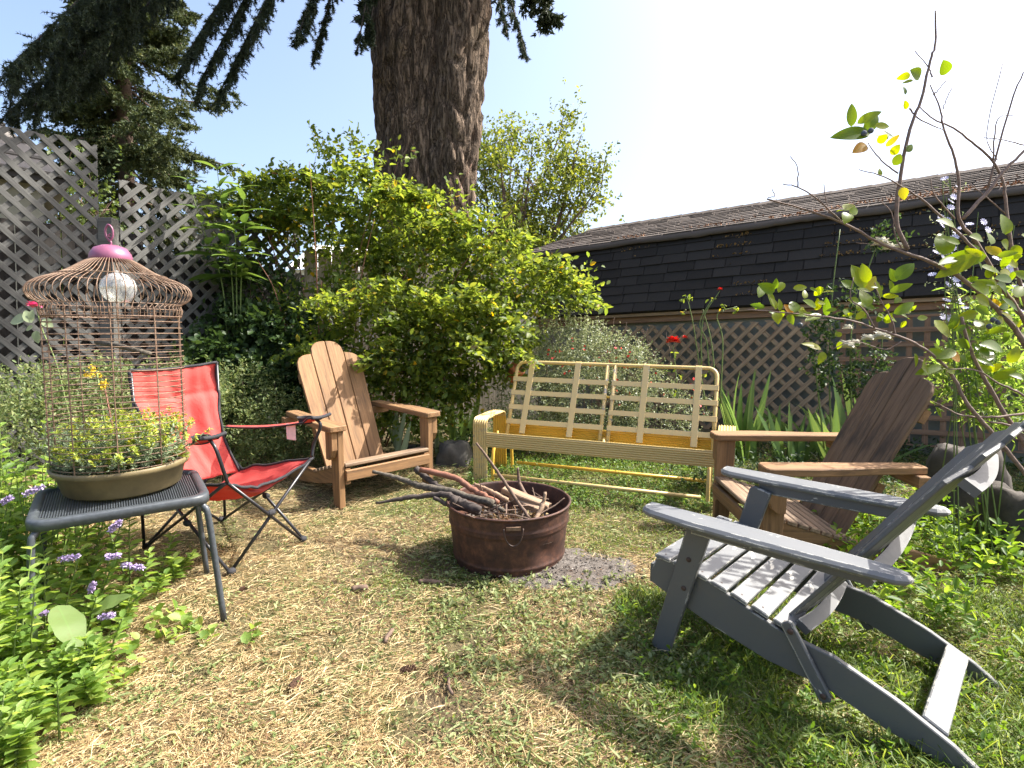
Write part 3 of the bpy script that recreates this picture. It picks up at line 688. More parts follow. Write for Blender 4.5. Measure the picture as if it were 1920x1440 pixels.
tf = [(j * NA + i, j * NA + (i + 1) % NA, (j + 1) * NA + (i + 1) % NA, (j + 1) * NA + i) for j in range(NZ - 1) for i in range(NA)]
obj('trunk', mesh('trunk', tv, tf, True), spr, M['fir_bark'])
rs = np.random.default_rng(21); P0 = []; P1 = []; limbs = MB(); F0 = []; F1 = []
T0 = np.array([TX, TY, 0.0]); off = np.array([TX, TY, tz0])
def limb(z, tip, sag, tw, ntw, hang, far=False):
    a, b = spruce_branch((TX, TY, z), tip, sag, tw, ntw, hang, limbs, .06 if far else .022, rs, .18 if far else .72)
    (F0 if far else P0).extend(a); (F1 if far else P1).extend(b)
# drooping limbs that enter the picture
for px, py, Y, z, tw, n in ((60, 200, 5.6, 5.6, .95, 110), (20, 120, 5.2, 5.9, 1.0, 110), (150, 150, 6.2, 5.6, .8, 90), (-60, 200, 5.4, 5.4, 1.0, 90), (110, 90, 5.8, 5.9, .9, 90), (10, 215, 5.9, 5.5, .8, 90),
                            (350, 100, 6.0, 5.8, .8, 95), (410, 175, 6.3, 5.7, .75, 85), (370, 160, 6.1, 5.9, .7, 80), (330, 140, 6.4, 5.9, .6, 60), (560, 62, 6.0, 5.8, .65, 80), (480, 40, 5.9, 6.0, .7, 80), (590, 95, 6.3, 5.7, .5, 50),
                            (690, 70, 6.6, 5.9, .5, 60), (670, 90, 6.4, 5.8, .45, 40), (985, 100, 6.7, 5.7, .42, 50), (950, 60, 6.6, 5.9, .4, 40)):
    limb(z + 4.2, tuple(at(px, py, Y)), .1, tw, int(n * .8), 1.0)
# the rest of the crown overhead (it shades the trunk and the left of the yard)
for i in range(120):
    a = rs.uniform(0, 2 * math.pi); z = rs.uniform(7.2, 11.0); L = rs.uniform(2.2, 3.7) * (1.1 - (z - 5.5) * .07)
    limb(z, (TX + math.cos(a) * L, TY + math.sin(a) * L, z - rs.uniform(.2, .8)), -.1, .95, 60, .6, True)
limbs.tube([(TX - .2, TY, 8.6), (TX - .25, TY, 12)], [.55, .2], 10); limbs.tube([(TX + .5, TY - .15, 8.6), (TX + .7, TY, 11)], [.3, .12], 8)
limbs.v = [tuple(np.array(v) - off) for v in limbs.v]; limbs.build('limbs', M['bark_dark'], spr)
V, F = needles(np.array(P0), np.array(P1), 44, .034, .009); o = obj('foliage', np_mesh('foliage', V - off, F, np.repeat(rng.random(len(F) // 11), 11)), spr, M['spruce_near']); o['kind'] = 'stuff'
V, F = needles(np.array(F0), np.array(F1), 13, .10, .05); o = obj('crown', np_mesh('crown', V - off, F, rng.random(len(F))), spr, M['spruce_near']); o['kind'] = 'stuff'

# --- distant spruce on the left
DX, DY = at(238, 300, 16).x, 16.0; dz0 = gz(DX, DY); dsp = thing('spruce_tree', 'distant spruce with tiered drooping branches beyond the lattice fence', 'tree', wm(DX, DY))
MB().tube([(0, 0, -.3), (-.03, 0, 5), (-.02, 0, 10), (0, 0, 15)], [.27, .2, .15, .03], 10).build('trunk', M['bark_far'], dsp, smooth=True)
lm = MB(); P0 = []; P1 = []; rs = np.random.default_rng(4)
z = 1.2
while z < 14.5:
    for k in range(7):
        a = rs.uniform(0, 2 * math.pi); right = math.cos(a)
        L = (3.35 - (z - 2) * .17) * rs.uniform(.7, 1.1) * (1.0 + .12 * right) * (0.8 if right < -.2 else 1)
        if z > 9: L *= .8
        p, q = spruce_branch((0, 0, z), (math.cos(a) * L, math.sin(a) * L, z - .2 + rs.uniform(-.45, .1) * L * .4), .25, .95, 40, .35, lm, .04, rs, .1); P0 += p; P1 += q
    z += .42
lm.build('limbs', M['bark_far'], dsp)
V, F = needles(np.array(P0), np.array(P1), 17, .08, .034); o = obj('crown', np_mesh('crown', V, F, np.repeat(rng.random(len(F) // 4 + 1), 4)[:len(F)]), dsp, M['spruce']); o['kind'] = 'stuff'

# --- broadleaf tree between trunk and shed
def broad_tree(name, label, base, tops, leafn, leafs, mat, trunk_r, seed, clump=.42):
    t = thing(name, label, 'tree', Matrix.Translation(base)); rs = np.random.default_rng(seed); mb = MB(); C = []; 
    b0 = Vector((0, 0, 0))
    for tp in tops:
        tp = Vector(tp) - Vector(base); m = b0.lerp(tp, .5) + Vector((rs.normal() * .2, rs.normal() * .2, .35)); path = bez([(0, 0, -.3), (tp.x * .05, tp.y * .05, tp.z * .25), m, tp], 6)
        mb.tube(path, [trunk_r * (1 - .93 * i / (len(path) - 1)) for i in range(len(path))], 6)
        for k in range(16):
            q = path[rs.integers(8, len(path))]; d = Vector(nrm(rs.normal(size=3) + np.array(tp.normalized()) * .9)); L = rs.uniform(.35, 1.1); e = q + d * L
            mb.tube([q, q.lerp(e, .5) + Vector((0, 0, .05)), e], [.018, .012, .004], 4); C += [e, q.lerp(e, .6)]
    mb.build('trunk', M['bark_far'], t)
    C = np.array([tuple(c) for c in C]); idx = rs.integers(0, len(C), leafn // 5); P = C[idx] + rng.normal(size=(len(idx), 3)) * clump * .5
    A = rng.normal(size=P.shape) + [0, 0, .3]; P, D, N, L = sprigs(P, A, .22, 5, leafs); o = leaves('crown', mat, P, D, N, L, L * .75, t)
    return t
bt = at(925, 520, 18); tops = [tuple(at(px, py, 18 + dy)) for px, py, dy in ((930, 250, 0), (960, 275, 1), (1000, 260, -.8), (1050, 250, .5), (1090, 252, -.3), (1125, 300, .6), (1128, 345, -.5), (1095, 380, .8), (1060, 330, 0), (1080, 430, -.6), (1030, 400, .4), (1000, 440, -.4), (960, 370, .9), (1020, 310, 1.3), (985, 340, -1.2), (940, 320, -.7), (905, 290, .6), (900, 380, .4), (950, 430, 1))]
broad_tree('broadleaf_tree', 'sunlit yellow-green broadleaf tree between the spruce trunk and the shed roof', (bt.x, bt.y, gz(bt.x, bt.y)), tops, 34000, .105, M['tree_leaf'], .16, 3)
# a lower green tree beyond the lattice gap
b2t = at(120, 560, 11); tops = [tuple(at(px, py, 11)) for px, py in ((60, 420), (110, 370), (150, 400), (190, 395), (215, 430), (165, 450), (110, 460))]
broad_tree('garden_tree', 'small bright green tree seen through the gap beside the fence post', (b2t.x, b2t.y, gz(b2t.x, b2t.y)), tops, 5000, .08, M['far_leaf'], .07, 8, .5)

# ------------------------------------------------------------------ furniture
def screw_mesh():
    return mesh('screw', [(.004 * math.cos(k * 1.0472), .004 * math.sin(k * 1.0472), .0006) for k in range(6)] + [(0, 0, .0012)], [(k, (k + 1) % 6, 6) for k in range(6)])
SCREW = screw_mesh(); SCREW.materials.append(M['rust_dark'])
def brown_chair(label, mtx, seat_mat, back_mat, arm_mat, leg_mat):
    t = thing('adirondack_chair', label, 'chair', mtx, None)
    az = .554
    for s in (-1, 1):
        # arm: wide in front, narrowing to the rear, rounded corners
        n = [(0, -.30 * 0 + s * .0)]
        xi, xo = .306, .440; ctr = (xi + xo) / 2; w = (xo - xi)
        o = [(0.012, -w / 2 * s * -1)]
        o = []
        o += [(.0, -w / 2 + .03), (.004, -w / 2 + .014), (.014, -w / 2 + .004), (.03, -w / 2)]
        o += [(.25, -w / 2), (.40, -w / 2 + .012), (.55, -w / 2 + .036), (.78, -w / 2 + .046)] if s > 0 else [(.78, -w / 2)]
        o += [(.78, w / 2)] if s > 0 else [(.78, w / 2 - .046), (.55, w / 2 - .036), (.40, w / 2 - .012), (.25, w / 2)]
        o += [(.03, w / 2), (.014, w / 2 - .004), (.004, w / 2 - .014), (.0, w / 2 - .03)]
        # local x of the arm runs to the rear (+y of the chair), local y to -x
        plank('arm', t, arm_mat, (s * ctr, -.012, az - .019), (s * ctr, .768, az - .019), (-1, 0, 0), w, .038, o, .005)
        # front leg: board on edge, tapered foot
        plank('front_leg', t, leg_mat, (s * .352, .062, 0), (s * .352, .062, az - .039), (0, -1, 0), .11, .042, [(0, -.035), (.10, -.045), (az - .039, -.055), (az - .039, .055), (0, .05)], .003)
        # bracket under the arm, outside the leg
        plank('arm_bracket', t, leg_mat, (s * .394, .055, az - .040), (s * .394, .055, az - .24), (0, -1, 0), .08, .040, [(0, -.045), (0, .045), (.12, .045), (.17, .02), (.19, -.005), (.19, -.045)], .003)
        # stringer from the front leg down to the ground behind
        o = [(.005, .155), (.005, .262), (.12, .258), (.30, .20), (.49, .150), (.60, .155), (.97, .055), (1.0, .02), (.985, .0), (.86, .0), (.40, .075), (.15, .135)]
        MB().prism(o, .038, .003).build('stringer', leg_mat, t, Matrix(((0, 0, 1, s * .310), (1, 0, 0, 0), (0, 1, 0, 0), (0, 0, 0, 1))))
    # seat: front board, then narrow slats dropping to the back
    ys = [(.0, .082)] + [(.088 + i * .058, .050) for i in range(7)]
    for i, (y, w) in enumerate(ys):
        c = y + w / 2; z = .281 if i == 0 else .281 - .135 * ((c - .05) / .44) ** 1.05
        zl = -.135 / .44 if i else -.05; half = .33 if i == 0 else .334
        if i == 0: half = .328
        sl = plank('seat_slat', t, seat_mat, (-half, c, z), (half, c, z), (0, 1, zl), w, .024, None, .005)
        for s in (-1, 1):
            obj('screw', SCREW, sl, None, Matrix.Translation((half + s * (half - .03), 0, .0125)))
    plank('front_apron', t, leg_mat, (-.329, .0, .215), (.329, .0, .215), (0, 0, 1), .072, .022)
    # back: four boards, arched together
    B0 = Vector((0, .47, .135)); BT = Vector((0, .925, 1.04)); bd = (BT - B0).normalized(); L = (BT - B0).length
    bw0, bw1, gap = .114, .130, .006
    for k in (-1.5, -.5, .5, 1.5):
        x0 = k * (bw0 + gap); x1 = k * (bw1 + gap); inner = abs(k) < 1; sg = 1 if k > 0 else -1
        p0 = B0 + Vector((x0, 0, 0)); p1 = BT + Vector((x1, 0, 0)); a, b = bw0 / 2, bw1 / 2
        # local y towards the chair's +x ; the outer edge is at sg
        if inner:
            top = [(L - .105, b), (L - .06, b * .90), (L - .03, b * .62), (L - .012, b * .25), (L - .002, -b * .25), (L, -b)]
        else:
            top = [(L - .215, b), (L - .165, b * .90), (L - .13, b * .6), (L - .112, b * .1), (L - .105, -b * .4), (L - .102, -b)]
        o = [(0, -a)] + [(0, a)] + top
        o = [(q[0], q[1] * sg) for q in o]
        bb = plank('back_board', t, back_mat, p0, p1, (1, 0, 0), 0, .022, o, .004)
        for zz in (.30, .72):
            for q in (-.3, .3): obj('screw', SCREW, bb, None, Matrix.Translation((L * zz, q * bw0, .0115)))
    nb = Vector((0, bd.z, -bd.y))
    for f, hw, nm in ((.30, .25, 'lower_back_rail'), (.72, .255, 'upper_back_rail')):
        c = B0 + bd * (L * f) + nb * .033
        plank(nm, t, leg_mat, c + Vector((-hw, 0, 0)), c + Vector((hw, 0, 0)), bd, .07, .04)
    c = B0 + bd * (L * .415) + nb * .05
    plank('arm_rail', t, leg_mat, (-.43, .735, az - .068), (.43, .735, az - .068), (0, 1, 0), .055, .058)
    return t
brown_chair('brown stained Adirondack chair sitting in full sun beside the red camp chair', gm(-.845, 3.98, .751), M['cedar_grey'], M['cedar'], M['cedar'], M['cedar'])
c2 = brown_chair('dark weathered brown Adirondack chair in front of the rocks and shed', gm(1.222, 3.152, -1.585), M['cedar_grey'], M['cedar_dark'], M['cedar'], M['cedar'])

# --- grey folding Adirondack chair
GP, GW = M['grey_paint'], M['grey_paint_worn']
gc = thing('folding_chair', 'grey painted folding Adirondack chair with flaking paint', 'chair', gm(.767, 2.358, R(-132.7)))
YZ = Matrix(((0, 0, 1, 0), (1, 0, 0, 0), (0, 1, 0, 0), (0, 0, 0, 1)))
def side(name, o, x, t, mat, bev=.003): return MB().prism(o, t, bev).build(name, mat, gc, Matrix.Translation((x, 0, 0)) @ YZ)
for s in (-1, 1):
    plank('front_leg', gc, GP, (s * .295, .012, 0), (s * .295, .150, .535), (0, 1, 0), .085, .022, [(0, -.04), (.535, -.045), (.552, -.03), (.552, .045), (.0, .035)])
    side('stringer', [(-.045, .25), (-.05, .30), (-.03, .355), (.0, .362), (.12, .352), (.30, .285), (.46, .232), (.60, .212), (.78, .145), (.92, .075), (.985, .03), (.995, .0), (.93, .0), (.75, .045), (.58, .10), (.40, .115), (.20, .165), (.05, .215)], s * .268, .022, GP)
    # rear part of the frame: a second board hinged at the seat back
    o = [(0, -.056), (.05, -.0585), (.2, -.060), (.45, -.058), (.68, -.05), (.80, -.042), (.845, -.022), (.857, 0), (.85, .024), (.82, .044), (.68, .052), (.45, .06), (.2, .06), (.05, .046), (.015, .03), (0, 0)]
    plank('arm', gc, GW, (s * .345, -.055, .566), (s * .368, .80, .566), (1, 0, 0), .12, .028, o, .010)
    plank('arm_cleat', gc, GP, (s * .322, .13, .532), (s * .345, .70, .532), (0, 0, 1), .046, .02)
    plank('leg_link', gc, GP, (s * .292, .455, .285), (s * .292, .595, .062), (0, 1, 0), .042, .018, [(0, -.012), (.008, -.02), (.25, -.021), (.262, -.012), (.262, .012), (.25, .021), (.008, .02), (0, .012)])
    for y, z in ((.10, .285), (.115, .40), (.475, .262), (.585, .085)):
        MB().sphere((s * .307, y, z), .010, 10, 6, (.45, 1, 1)).build('bolt', M['rust_dark'], gc)
for i in range(7):
    y0 = -.03 + i * .0735; c = y0 + .031; z = .365 - (max(0, c - .02) / .46) ** 1.25 * .115; zl = -.08 - .26 * min(1, c / .3)
    ss = plank('seat_slat', gc, GW, (-.288, c, z), (.288, c, z), (0, 1, zl), .062, .016, None, .003)
    for sx in (.025, .551): obj('screw', SCREW, ss, None, Matrix.Translation((sx, 0, .0085)))
plank('front_rail', gc, GP, (-.25, -.062, .275), (.25, -.062, .275), (0, 0, 1), .075, .02)
plank('rear_crossbar', gc, GW, (-.254, .868, .098), (.254, .868, .098), (0, 1, -.48), .072, .018)
B0 = Vector((0, .455, .225)); BT = Vector((0, .99, .985)); bd = (BT - B0).normalized(); L = (BT - B0).length; nb = Vector((0, bd.z, -bd.y))
for k in range(-3, 4):
    x0 = k * .060; x1 = k * .082; wl0, wl1 = .0575, .0795; Lk = L * (1 - .018 * k * k); cv = abs(k) ** 2 * .0030
    o = [(0, -wl0 / 2), (0, wl0 / 2)]
    sg = 1 if k >= 0 else -1; drop = .012 * abs(k) * 1.6
    o += [(Lk - drop, sg * wl1 / 2), (Lk, -sg * wl1 / 2)] if k >= 0 else [(Lk, wl1 / 2), (Lk - drop, -wl1 / 2)]
    plank('back_slat', gc, GP, B0 + Vector((x0, 0, 0)) - nb * cv, B0 + bd * L + Vector((x1, 0, 0)) - nb * cv, Vector((1, 0, 0)) - nb * (.0060 * k / .070), 0, .014, o, .003)
def curved_brace(name, f, half, dep, hgt, mat):
    n = 14; V = []; F = []
    for i in range(n + 1):
        x = -half + 2 * half * i / n; c = ((x / half) ** 2) * .022; e = .75 + .25 * math.cos(x / half * 1.35)
        for q, h in ((.009 - c, -hgt / 2), (.009 + dep * e - c * .4, -hgt / 2), (.009 + dep * e - c * .4, hgt / 2), (.009 - c, hgt / 2)):
            V.append(B0 + bd * (L * f + h) + nb * q + Vector((x, 0, 0)))
    for i in range(n):
        for k in range(4): F.append((i * 4 + k, i * 4 + (k + 1) % 4, (i + 1) * 4 + (k + 1) % 4, (i + 1) * 4 + k))
    F += [(0, 1, 2, 3), (4 * n + 3, 4 * n + 2, 4 * n + 1, 4 * n)]
    obj(name, mesh(name, V, F), gc, mat)
curved_brace('back_brace', .045, .23, .045, .026, GP); curved_brace('back_brace', .40, .345, .042, .028, GP); curved_brace('back_brace', .80, .27, .045, .026, GP)

# --- cream yellow metal glider
gy_ = -20.7; gl = thing('metal_glider', 'cream yellow metal glider bench with strapped back and chipped paint', 'bench', gm(.566, 4.018, R(gy_)))
YP, YR, YW = M['yellow_paint'], M['yellow_rich'], M['yellow_worn']
def rib_profile(w, ribs, d=.0045):
    out = []; n = ribs * 4
    for i in range(n + 1): out.append((-w / 2 + w * i / n, d * math.sin(i * math.pi / 2 + math.pi / 2) if 0 < i < n else -.002))
    return out
def ribbed(name, path, nrmf, xc, w, ribs, mat):
    """ribbed band swept along a (y,z) path; ribs follow the path"""
    prof = rib_profile(w, ribs); n = len(prof); V = []; F = []
    for i, (y, z) in enumerate(path):
        a = path[max(0, i - 1)]; b = path[min(len(path) - 1, i + 1)]; ty, tz = b[0] - a[0], b[1] - a[1]; l = math.hypot(ty, tz); oy, oz = -tz / l * nrmf, ty / l * nrmf
        for x, d in prof: V.append((xc + x, y + oy * d, z + oz * d))
        for x, d in prof: V.append((xc + x, y + oy * (d - .006), z + oz * (d - .006)))
    m = 2 * n
    for i in range(len(path) - 1):
        for k in range(n - 1):
            F.append((i * m + k, i * m + k + 1, (i + 1) * m + k + 1, (i + 1) * m + k)); F.append((i * m + n + k + 1, i * m + n + k, (i + 1) * m + n + k, (i + 1) * m + n + k + 1))
        for k in (0, n - 1): F.append((i * m + k, (i + 1) * m + k, (i + 1) * m + n + k, i * m + n + k))
    return obj(name, mesh(name, V, F, False), gl, mat)
for s in (-1, 1):
    x = s * .862
    ribbed('front_leg', [(0.004, -.005), (.0, .05), (.0, .2), (.0, .42)], 1, x, .112, 6, YW)
    ribbed('arm', [(.0, .42)] + [(.055 - .055 * math.cos(R(a)), .435 + .058 * math.sin(R(a))) for a in range(10, 91, 16)] + [(.20, .494), (.35, .492)] + [(.35 + .05 * math.sin(R(a)), .442 + .05 * math.cos(R(a))) for a in range(15, 91, 15)], 1, x, .112, 6, YP)
    ribbed('rear_leg', [(.40, .442), (.402, .30), (.408, .12), (.418, -.005)], 1, x, .112, 6, YR)
    b = MB(); b.tube(bez([(s * .765, .02, 0.0), (s * .765, .015, .16), (s * .765, .045, .265), (s * .765, .12, .285), (s * .765, .30, .285), (s * .765, .39, .25), (s * .765, .42, .12), (s * .765, .425, 0)], 5), .0125, 10); b.build('base_hoop', YR if s < 0 else YP, gl, smooth=True)
    MB().tube([(s * .80, .20, .285), (s * .80, .20, .36)], .009, 8).build('glide_link', YR, gl, smooth=True)
def apron(name, y, z0, z1, mat, nf):
    w = z1 - z0; prof = rib_profile(w, 7, .004); n = len(prof); V = []
    for x in (-.806, .806):
        for q, d in prof: V.append((x, y - d * nf, (z0 + z1) / 2 + q))
        for q, d in prof: V.append((x, y + .008 * nf, (z0 + z1) / 2 + q))
    m = 2 * n; F = []
    for k in range(n - 1): F += [(k, k + 1, m + k + 1, m + k), (n + k + 1, n + k, m + n + k, m + n + k + 1)]
    F += [(0, m, m + n, n), (n - 1, 2 * n - 1, m + 2 * n - 1, m + n - 1)]
    return obj(name, mesh(name, V, F), gl, mat)
apron('front_apron', -.004, .278, .388, YP, 1); apron('rear_apron', .395, .285, .385, YR, 1)
MB().tube([(-.765, .02, .062), (.72, .02, .062)], .0135, 10).build('front_rail', YP, gl, smooth=True)
MB().tube([(-.72, .42, .062), (.74, .42, .062)], .0135, 10).build('rear_rail', YR, gl, smooth=True)
bb0 = Vector((0, .33, .30)); bb1 = Vector((0, .60, .862)); bdv = (bb1 - bb0).normalized(); BL = (bb1 - bb0).length; bn = Vector((0, -bdv.z, bdv.y))
def bp(x, t, o=0.0): return bb0 + bdv * t + bn * o + Vector((x, 0, 0))
for s in (-1, 1):
    xo, xi = s * .775, s * .030
    pts = [bp(xo - s * .0, 0), bp(xo, BL * .5), bp(xo, BL - .07)] + [bp(xo - s * .065 * (1 - math.cos(R(a))), BL - .065 + .065 * math.sin(R(a))) for a in range(15, 91, 15)] + [bp(s * .4, BL), bp(xi, BL)]
    if s < 0: ptsL = pts
    else: MB().tube(ptsL + list(reversed(pts)), .0145, 10).build('back_frame', YP, gl, smooth=True)
    MB().tube([bp(xi, BL - .004), bp(xi, BL * .5), bp(xi, .0)], .0145, 10).build('back_post', YW, gl, smooth=True)
    for t in (.115, .235, .355, .47):
        w = .040; xs = sorted((xo, xi)); n = 16; V = []
        tt = t * BL / .6235
        MB().prism([(0, -w / 2), (abs(xo - xi) + .03, -w / 2), (abs(xo - xi) + .03, w / 2), (0, w / 2)], .004, .001).build('strap', YW, gl, frame(bp(xs[0] - .015, tt, .016), bp(xs[1] + .015, tt, .016), bdv))
        for xx in (xo, xi):       # the strap's fold round the tube
            MB().tube([bp(xx, tt - w / 2, 0), bp(xx, tt + w / 2, 0)], .0172, 10).build('strap_fold', YP, gl)
    for xx in (s * .645, s * .265):
        w = .046; MB().prism([(0, -w / 2), (BL - .02, -w / 2), (BL - .02, w / 2), (0, w / 2)], .004, .001).build('strap', YW, gl, frame(bp(xx, .02, .0215), bp(xx, BL, .0195), (1, 0, 0)))
        MB().tube([bp(xx - w / 2, BL, 0), bp(xx + w / 2, BL, 0)], .0175, 10).build('strap_fold', YP, gl)
MB().tube([bp(-.03, BL * .58), bp(.03, BL * .58)], .009, 8).build('spacer', YR, gl)
MB().tube([(.0, .34, .33), (.03, .2, .30)], .011, 8).build('seat_stub', YP, gl)
MB().tube([bp(-.775, 0), bp(.775, 0)], .0135, 8).build('back_base_tube', YR, gl, smooth=True)

# --- red folding camp chair
cc = thing('camp_chair', 'red canvas folding camp chair with black tube legs and cup holder arm', 'chair', gm(-1.57, 3.13, R(63)))
BT_ = M['black_tube']; ff, rr_ = (-.325), (.36); fx = .225
def ct(name, pts, r=.0085, mat=None): return MB().tube(pts, r, 8).build(name, mat or BT_, cc, smooth=True)
SFz, SRz = .485, .40; SF = {s: Vector((s * .265, -.385, SFz)) for s in (-1, 1)}; SR = {s: Vector((s * .23, .20, SRz)) for s in (-1, 1)}
FF = {s: Vector((s * fx, ff, .012)) for s in (-1, 1)}; FR = {s: Vector((s * fx, rr_, .012)) for s in (-1, 1)}
ct('leg', [SF[-1], FF[1]]); ct('leg', [SF[1], FF[-1] + Vector((0, .012, 0))])
ct('leg', [SR[-1] + Vector((0, .08, 0)), FR[1]]); ct('leg', [SR[1] + Vector((0, .092, 0)), FR[-1] + Vector((0, .012, 0))])
for s in (-1, 1):
    o = Vector((s * .012, 0, 0))
    ct('leg', [SF[s] + o, FR[s] + o]); ct('leg', [SR[s] + o + Vector((0, .02, 0)), FF[s] + o])
    ct('back_pole', [FR[s] + o * 2 + Vector((0, -.01, 0)), Vector((s * .245, .335, .5)), Vector((s * .25, .335, .97))])
    ct('arm_post', bez([SF[s], Vector((s * .285, -.385, .56)), Vector((s * .305, -.42 if s > 0 else -.37, .66)), Vector((s * .30, -.39 if s > 0 else -.32, .70))], 5), .009)
    for f in (FF[s], FR[s]): MB().sphere((f.x + s * .006, f.y, .018), .019, 10, 6, (1.3, 1, .9)).build('foot_cap', M['black_trim'], cc, smooth=True)
MB().sphere((0, -.355, .25), .018, 8, 6, (1.5, 1, 1)).build('leg_hub', M['black_trim'], cc)
MB().sphere((.245, -.03, .22), .018, 8, 6, (1, 1.5, 1)).build('leg_hub', M['black_trim'], cc)
MB().sphere((-.245, -.03, .22), .018, 8, 6, (1, 1.5, 1)).build('leg_hub', M['black_trim'], cc)
def cloth(name, fn, nu, nv, mat, thick=.004):
    V = [fn(i / nu, j / nv) for j in range(nv + 1) for i in range(nu + 1)]; w = nu + 1
    F = [(j * w + i, j * w + i + 1, (j + 1) * w + i + 1, (j + 1) * w + i) for j in range(nv) for i in range(nu)]
    o = obj(name, mesh(name, V, F, True), cc, mat); sm = o.modifiers.new('s', 'SOLIDIFY'); sm.thickness = thick; return o
def seatf(u, v):                  # u across, v front -> rear; sagging sling with raised front corners
    s = u * 2 - 1; y = -.39 + .60 * v; w = .268 - .03 * v; sag = (.125 * (1 - s * s)) * (1 - (2 * v - 1) ** 2 * .35)
    zf = SFz + (SRz - .05 - SFz) * v; wr = .010 * mnoise.noise((u * 7, v * 5, 2)) + .006 * mnoise.noise((u * 15, v * 6, 4))
    return (s * w, y + (.05 * (1 - s * s) if v < .1 else 0), zf - sag + wr)
seat = cloth('seat', seatf, 32, 32, M['red_fabric'])
def backf(u, v):
    s = u * 2 - 1; z = .34 + .645 * v; y = .19 + .17 * min(1, v * 1.3) ** .8 ; waist = .235 - .035 * math.sin(min(1, v / .75) * math.pi) + .02 * v
    bow = .065 * (1 - s * s) * (1 - .5 * v); wr = .020 * mnoise.noise((u * 4 + 3, v * 5, 7)) + .016 * mnoise.noise((u * 8, v * 4 + u * 7, 1)) + (.012 * math.exp(-((v - .74) / .02) ** 2))
    return (s * waist, y + bow + wr - .022, z - .015 * (1 - s * s) * v)
back = cloth('backrest', backf, 36, 48, M['red_fabric'])
def edge(name, fn, par, r=.008):
    return MB().tube([fn(i / 24) for i in range(25)], r, 6).build(name, M['black_trim'], par, smooth=True)
edge('trim', lambda q: backf(q, 1.0), back); edge('trim', lambda q: backf(0, q), back); edge('trim', lambda q: backf(1, q), back)
edge('trim', lambda q: seatf(q, 0), seat); edge('trim', lambda q: seatf(0, q), seat); edge('trim', lambda q: seatf(1, q), seat)
for s in (-1, 1):
    def armf(u, v, s=s):
        y = .31 - (.74 if s > 0 else .66) * v; hw = .020 + .050 * (v ** 1.5); z = .60 + .10 * v - .02 * math.sin(v * math.pi) + (.018 if v > .93 else 0)
        return (s * (.252 + .05 * v) + (u * 2 - 1) * hw, y, z - .008 * math.cos((u * 2 - 1) * 1.5))
    a = cloth('armrest', armf, 8, 22, M['red_fabric'], .005)
    edge('trim', lambda q: armf(0, q), a, .005); edge('trim', lambda q: armf(1, q), a, .005); edge('trim', lambda q: armf(q, 1.0), a, .010)
    MB().lathe([(.042, .002), (.045, .006), (.038, .004), (.036, -.03), (.0, -.03)], 20).build('cup_holder', M['black_trim'], a, Matrix.Translation((s * .293, -.32 if s > 0 else -.25, .698)))
MB().prism([(0, 0), (.062, .004), (.060, .092), (.002, .088)], .001, .0002).build('care_tag', M['white_tag'], cc, Matrix(((.2, 0, .98, .245), (-.98, 0, .2, -.22), (0, -1, 0, .665), (0, 0, 0, 1))))

# --- rusted wash tub fire pit
tub = thing('washtub', 'rusty steel washtub with wire handles used as a fire pit', 'tub', gm(-.016, 3.018))
th_, rb, rt_ = .298, .286, .317; prof = []
for i in range(41):
    t = i / 40; r = rb + (rt_ - rb) * t
    for c, a, w in ((.70, .006, .022), (.76, .006, .022), (.13, .006, .02)): r += a * math.exp(-((t - c) / w) ** 2)
    prof.append((r, th_ * t))
V = []; F = []; seg = 96; full = [(.0, .004)] + [(rb - .004, .004)] + [(rb, .0)] + prof[1:] + [(rt_ + .007, th_ + .001), (rt_ + .009, th_ + .008), (rt_ + .003, th_ + .013), (rt_ - .005, th_ + .009)] + [(r - .006, z) for r, z in reversed(prof[2:])] + [(rb - .008, .012), (0, .012)]
for r, z in full:
    for k in range(seg):
        a = 2 * math.pi * k / seg; q = r
        if r > .1:                # a dent on the right front and slight out-of-round
            da = (a - R(-48) + math.pi) % (2 * math.pi) - math.pi; q -= .018 * math.exp(-(da / .26) ** 2 - ((z - .10) / .055) ** 2); q += .003 * math.sin(2 * a + 1)
            if abs((a - R(-86) + math.pi) % (2 * math.pi) - math.pi) < .02: q += .003
        V.append((q * math.cos(a), q * math.sin(a), z))
F = [(i * seg + k, i * seg + (k + 1) % seg, (i + 1) * seg + (k + 1) % seg, (i + 1) * seg + k) for i in range(len(full) - 1) for k in range(seg)]
obj('shell', mesh('shell', V, F, True), tub, M['rust'])
for a in (-86, 94):
    b = MB(); pts = []; ro = rt_ + .012
    for q in range(0, 19):
        w = R(q * 10) ; pts.append((ro + .004 * math.sin(w), -.046 * math.cos(w) * (1 if q < 19 else 1), .270 - .085 * math.sin(w)))
    h = b.tube(pts, .0035, 8).build('handle', M['rust_dark'], tub, Matrix.Rotation(R(a), 4, 'Z'), True)
    MB().box(ro - .008, ro + .005, -.034, .034, .262, .278).build('handle_clip', M['rust_wire'], h)
V = [(0, 0, .165)] + [(r * math.cos(2 * math.pi * k / 40), r * math.sin(2 * math.pi * k / 40), .165 + .012 * mnoise.noise((k * .7, r * 20, 2)) - (.0 if r < .2 else .01)) for r in (.1, .2, .295) for k in range(40)]
F = [(0, 1 + k, 1 + (k + 1) % 40) for k in range(40)] + [(1 + i * 40 + k, 1 + (i + 1) * 40 + k, 1 + (i + 1) * 40 + (k + 1) % 40, 1 + i * 40 + (k + 1) % 40) for i in range(2) for k in range(40)]
obj('ash_fill', mesh('ash_fill', V, F, True), tub, M['ash'])

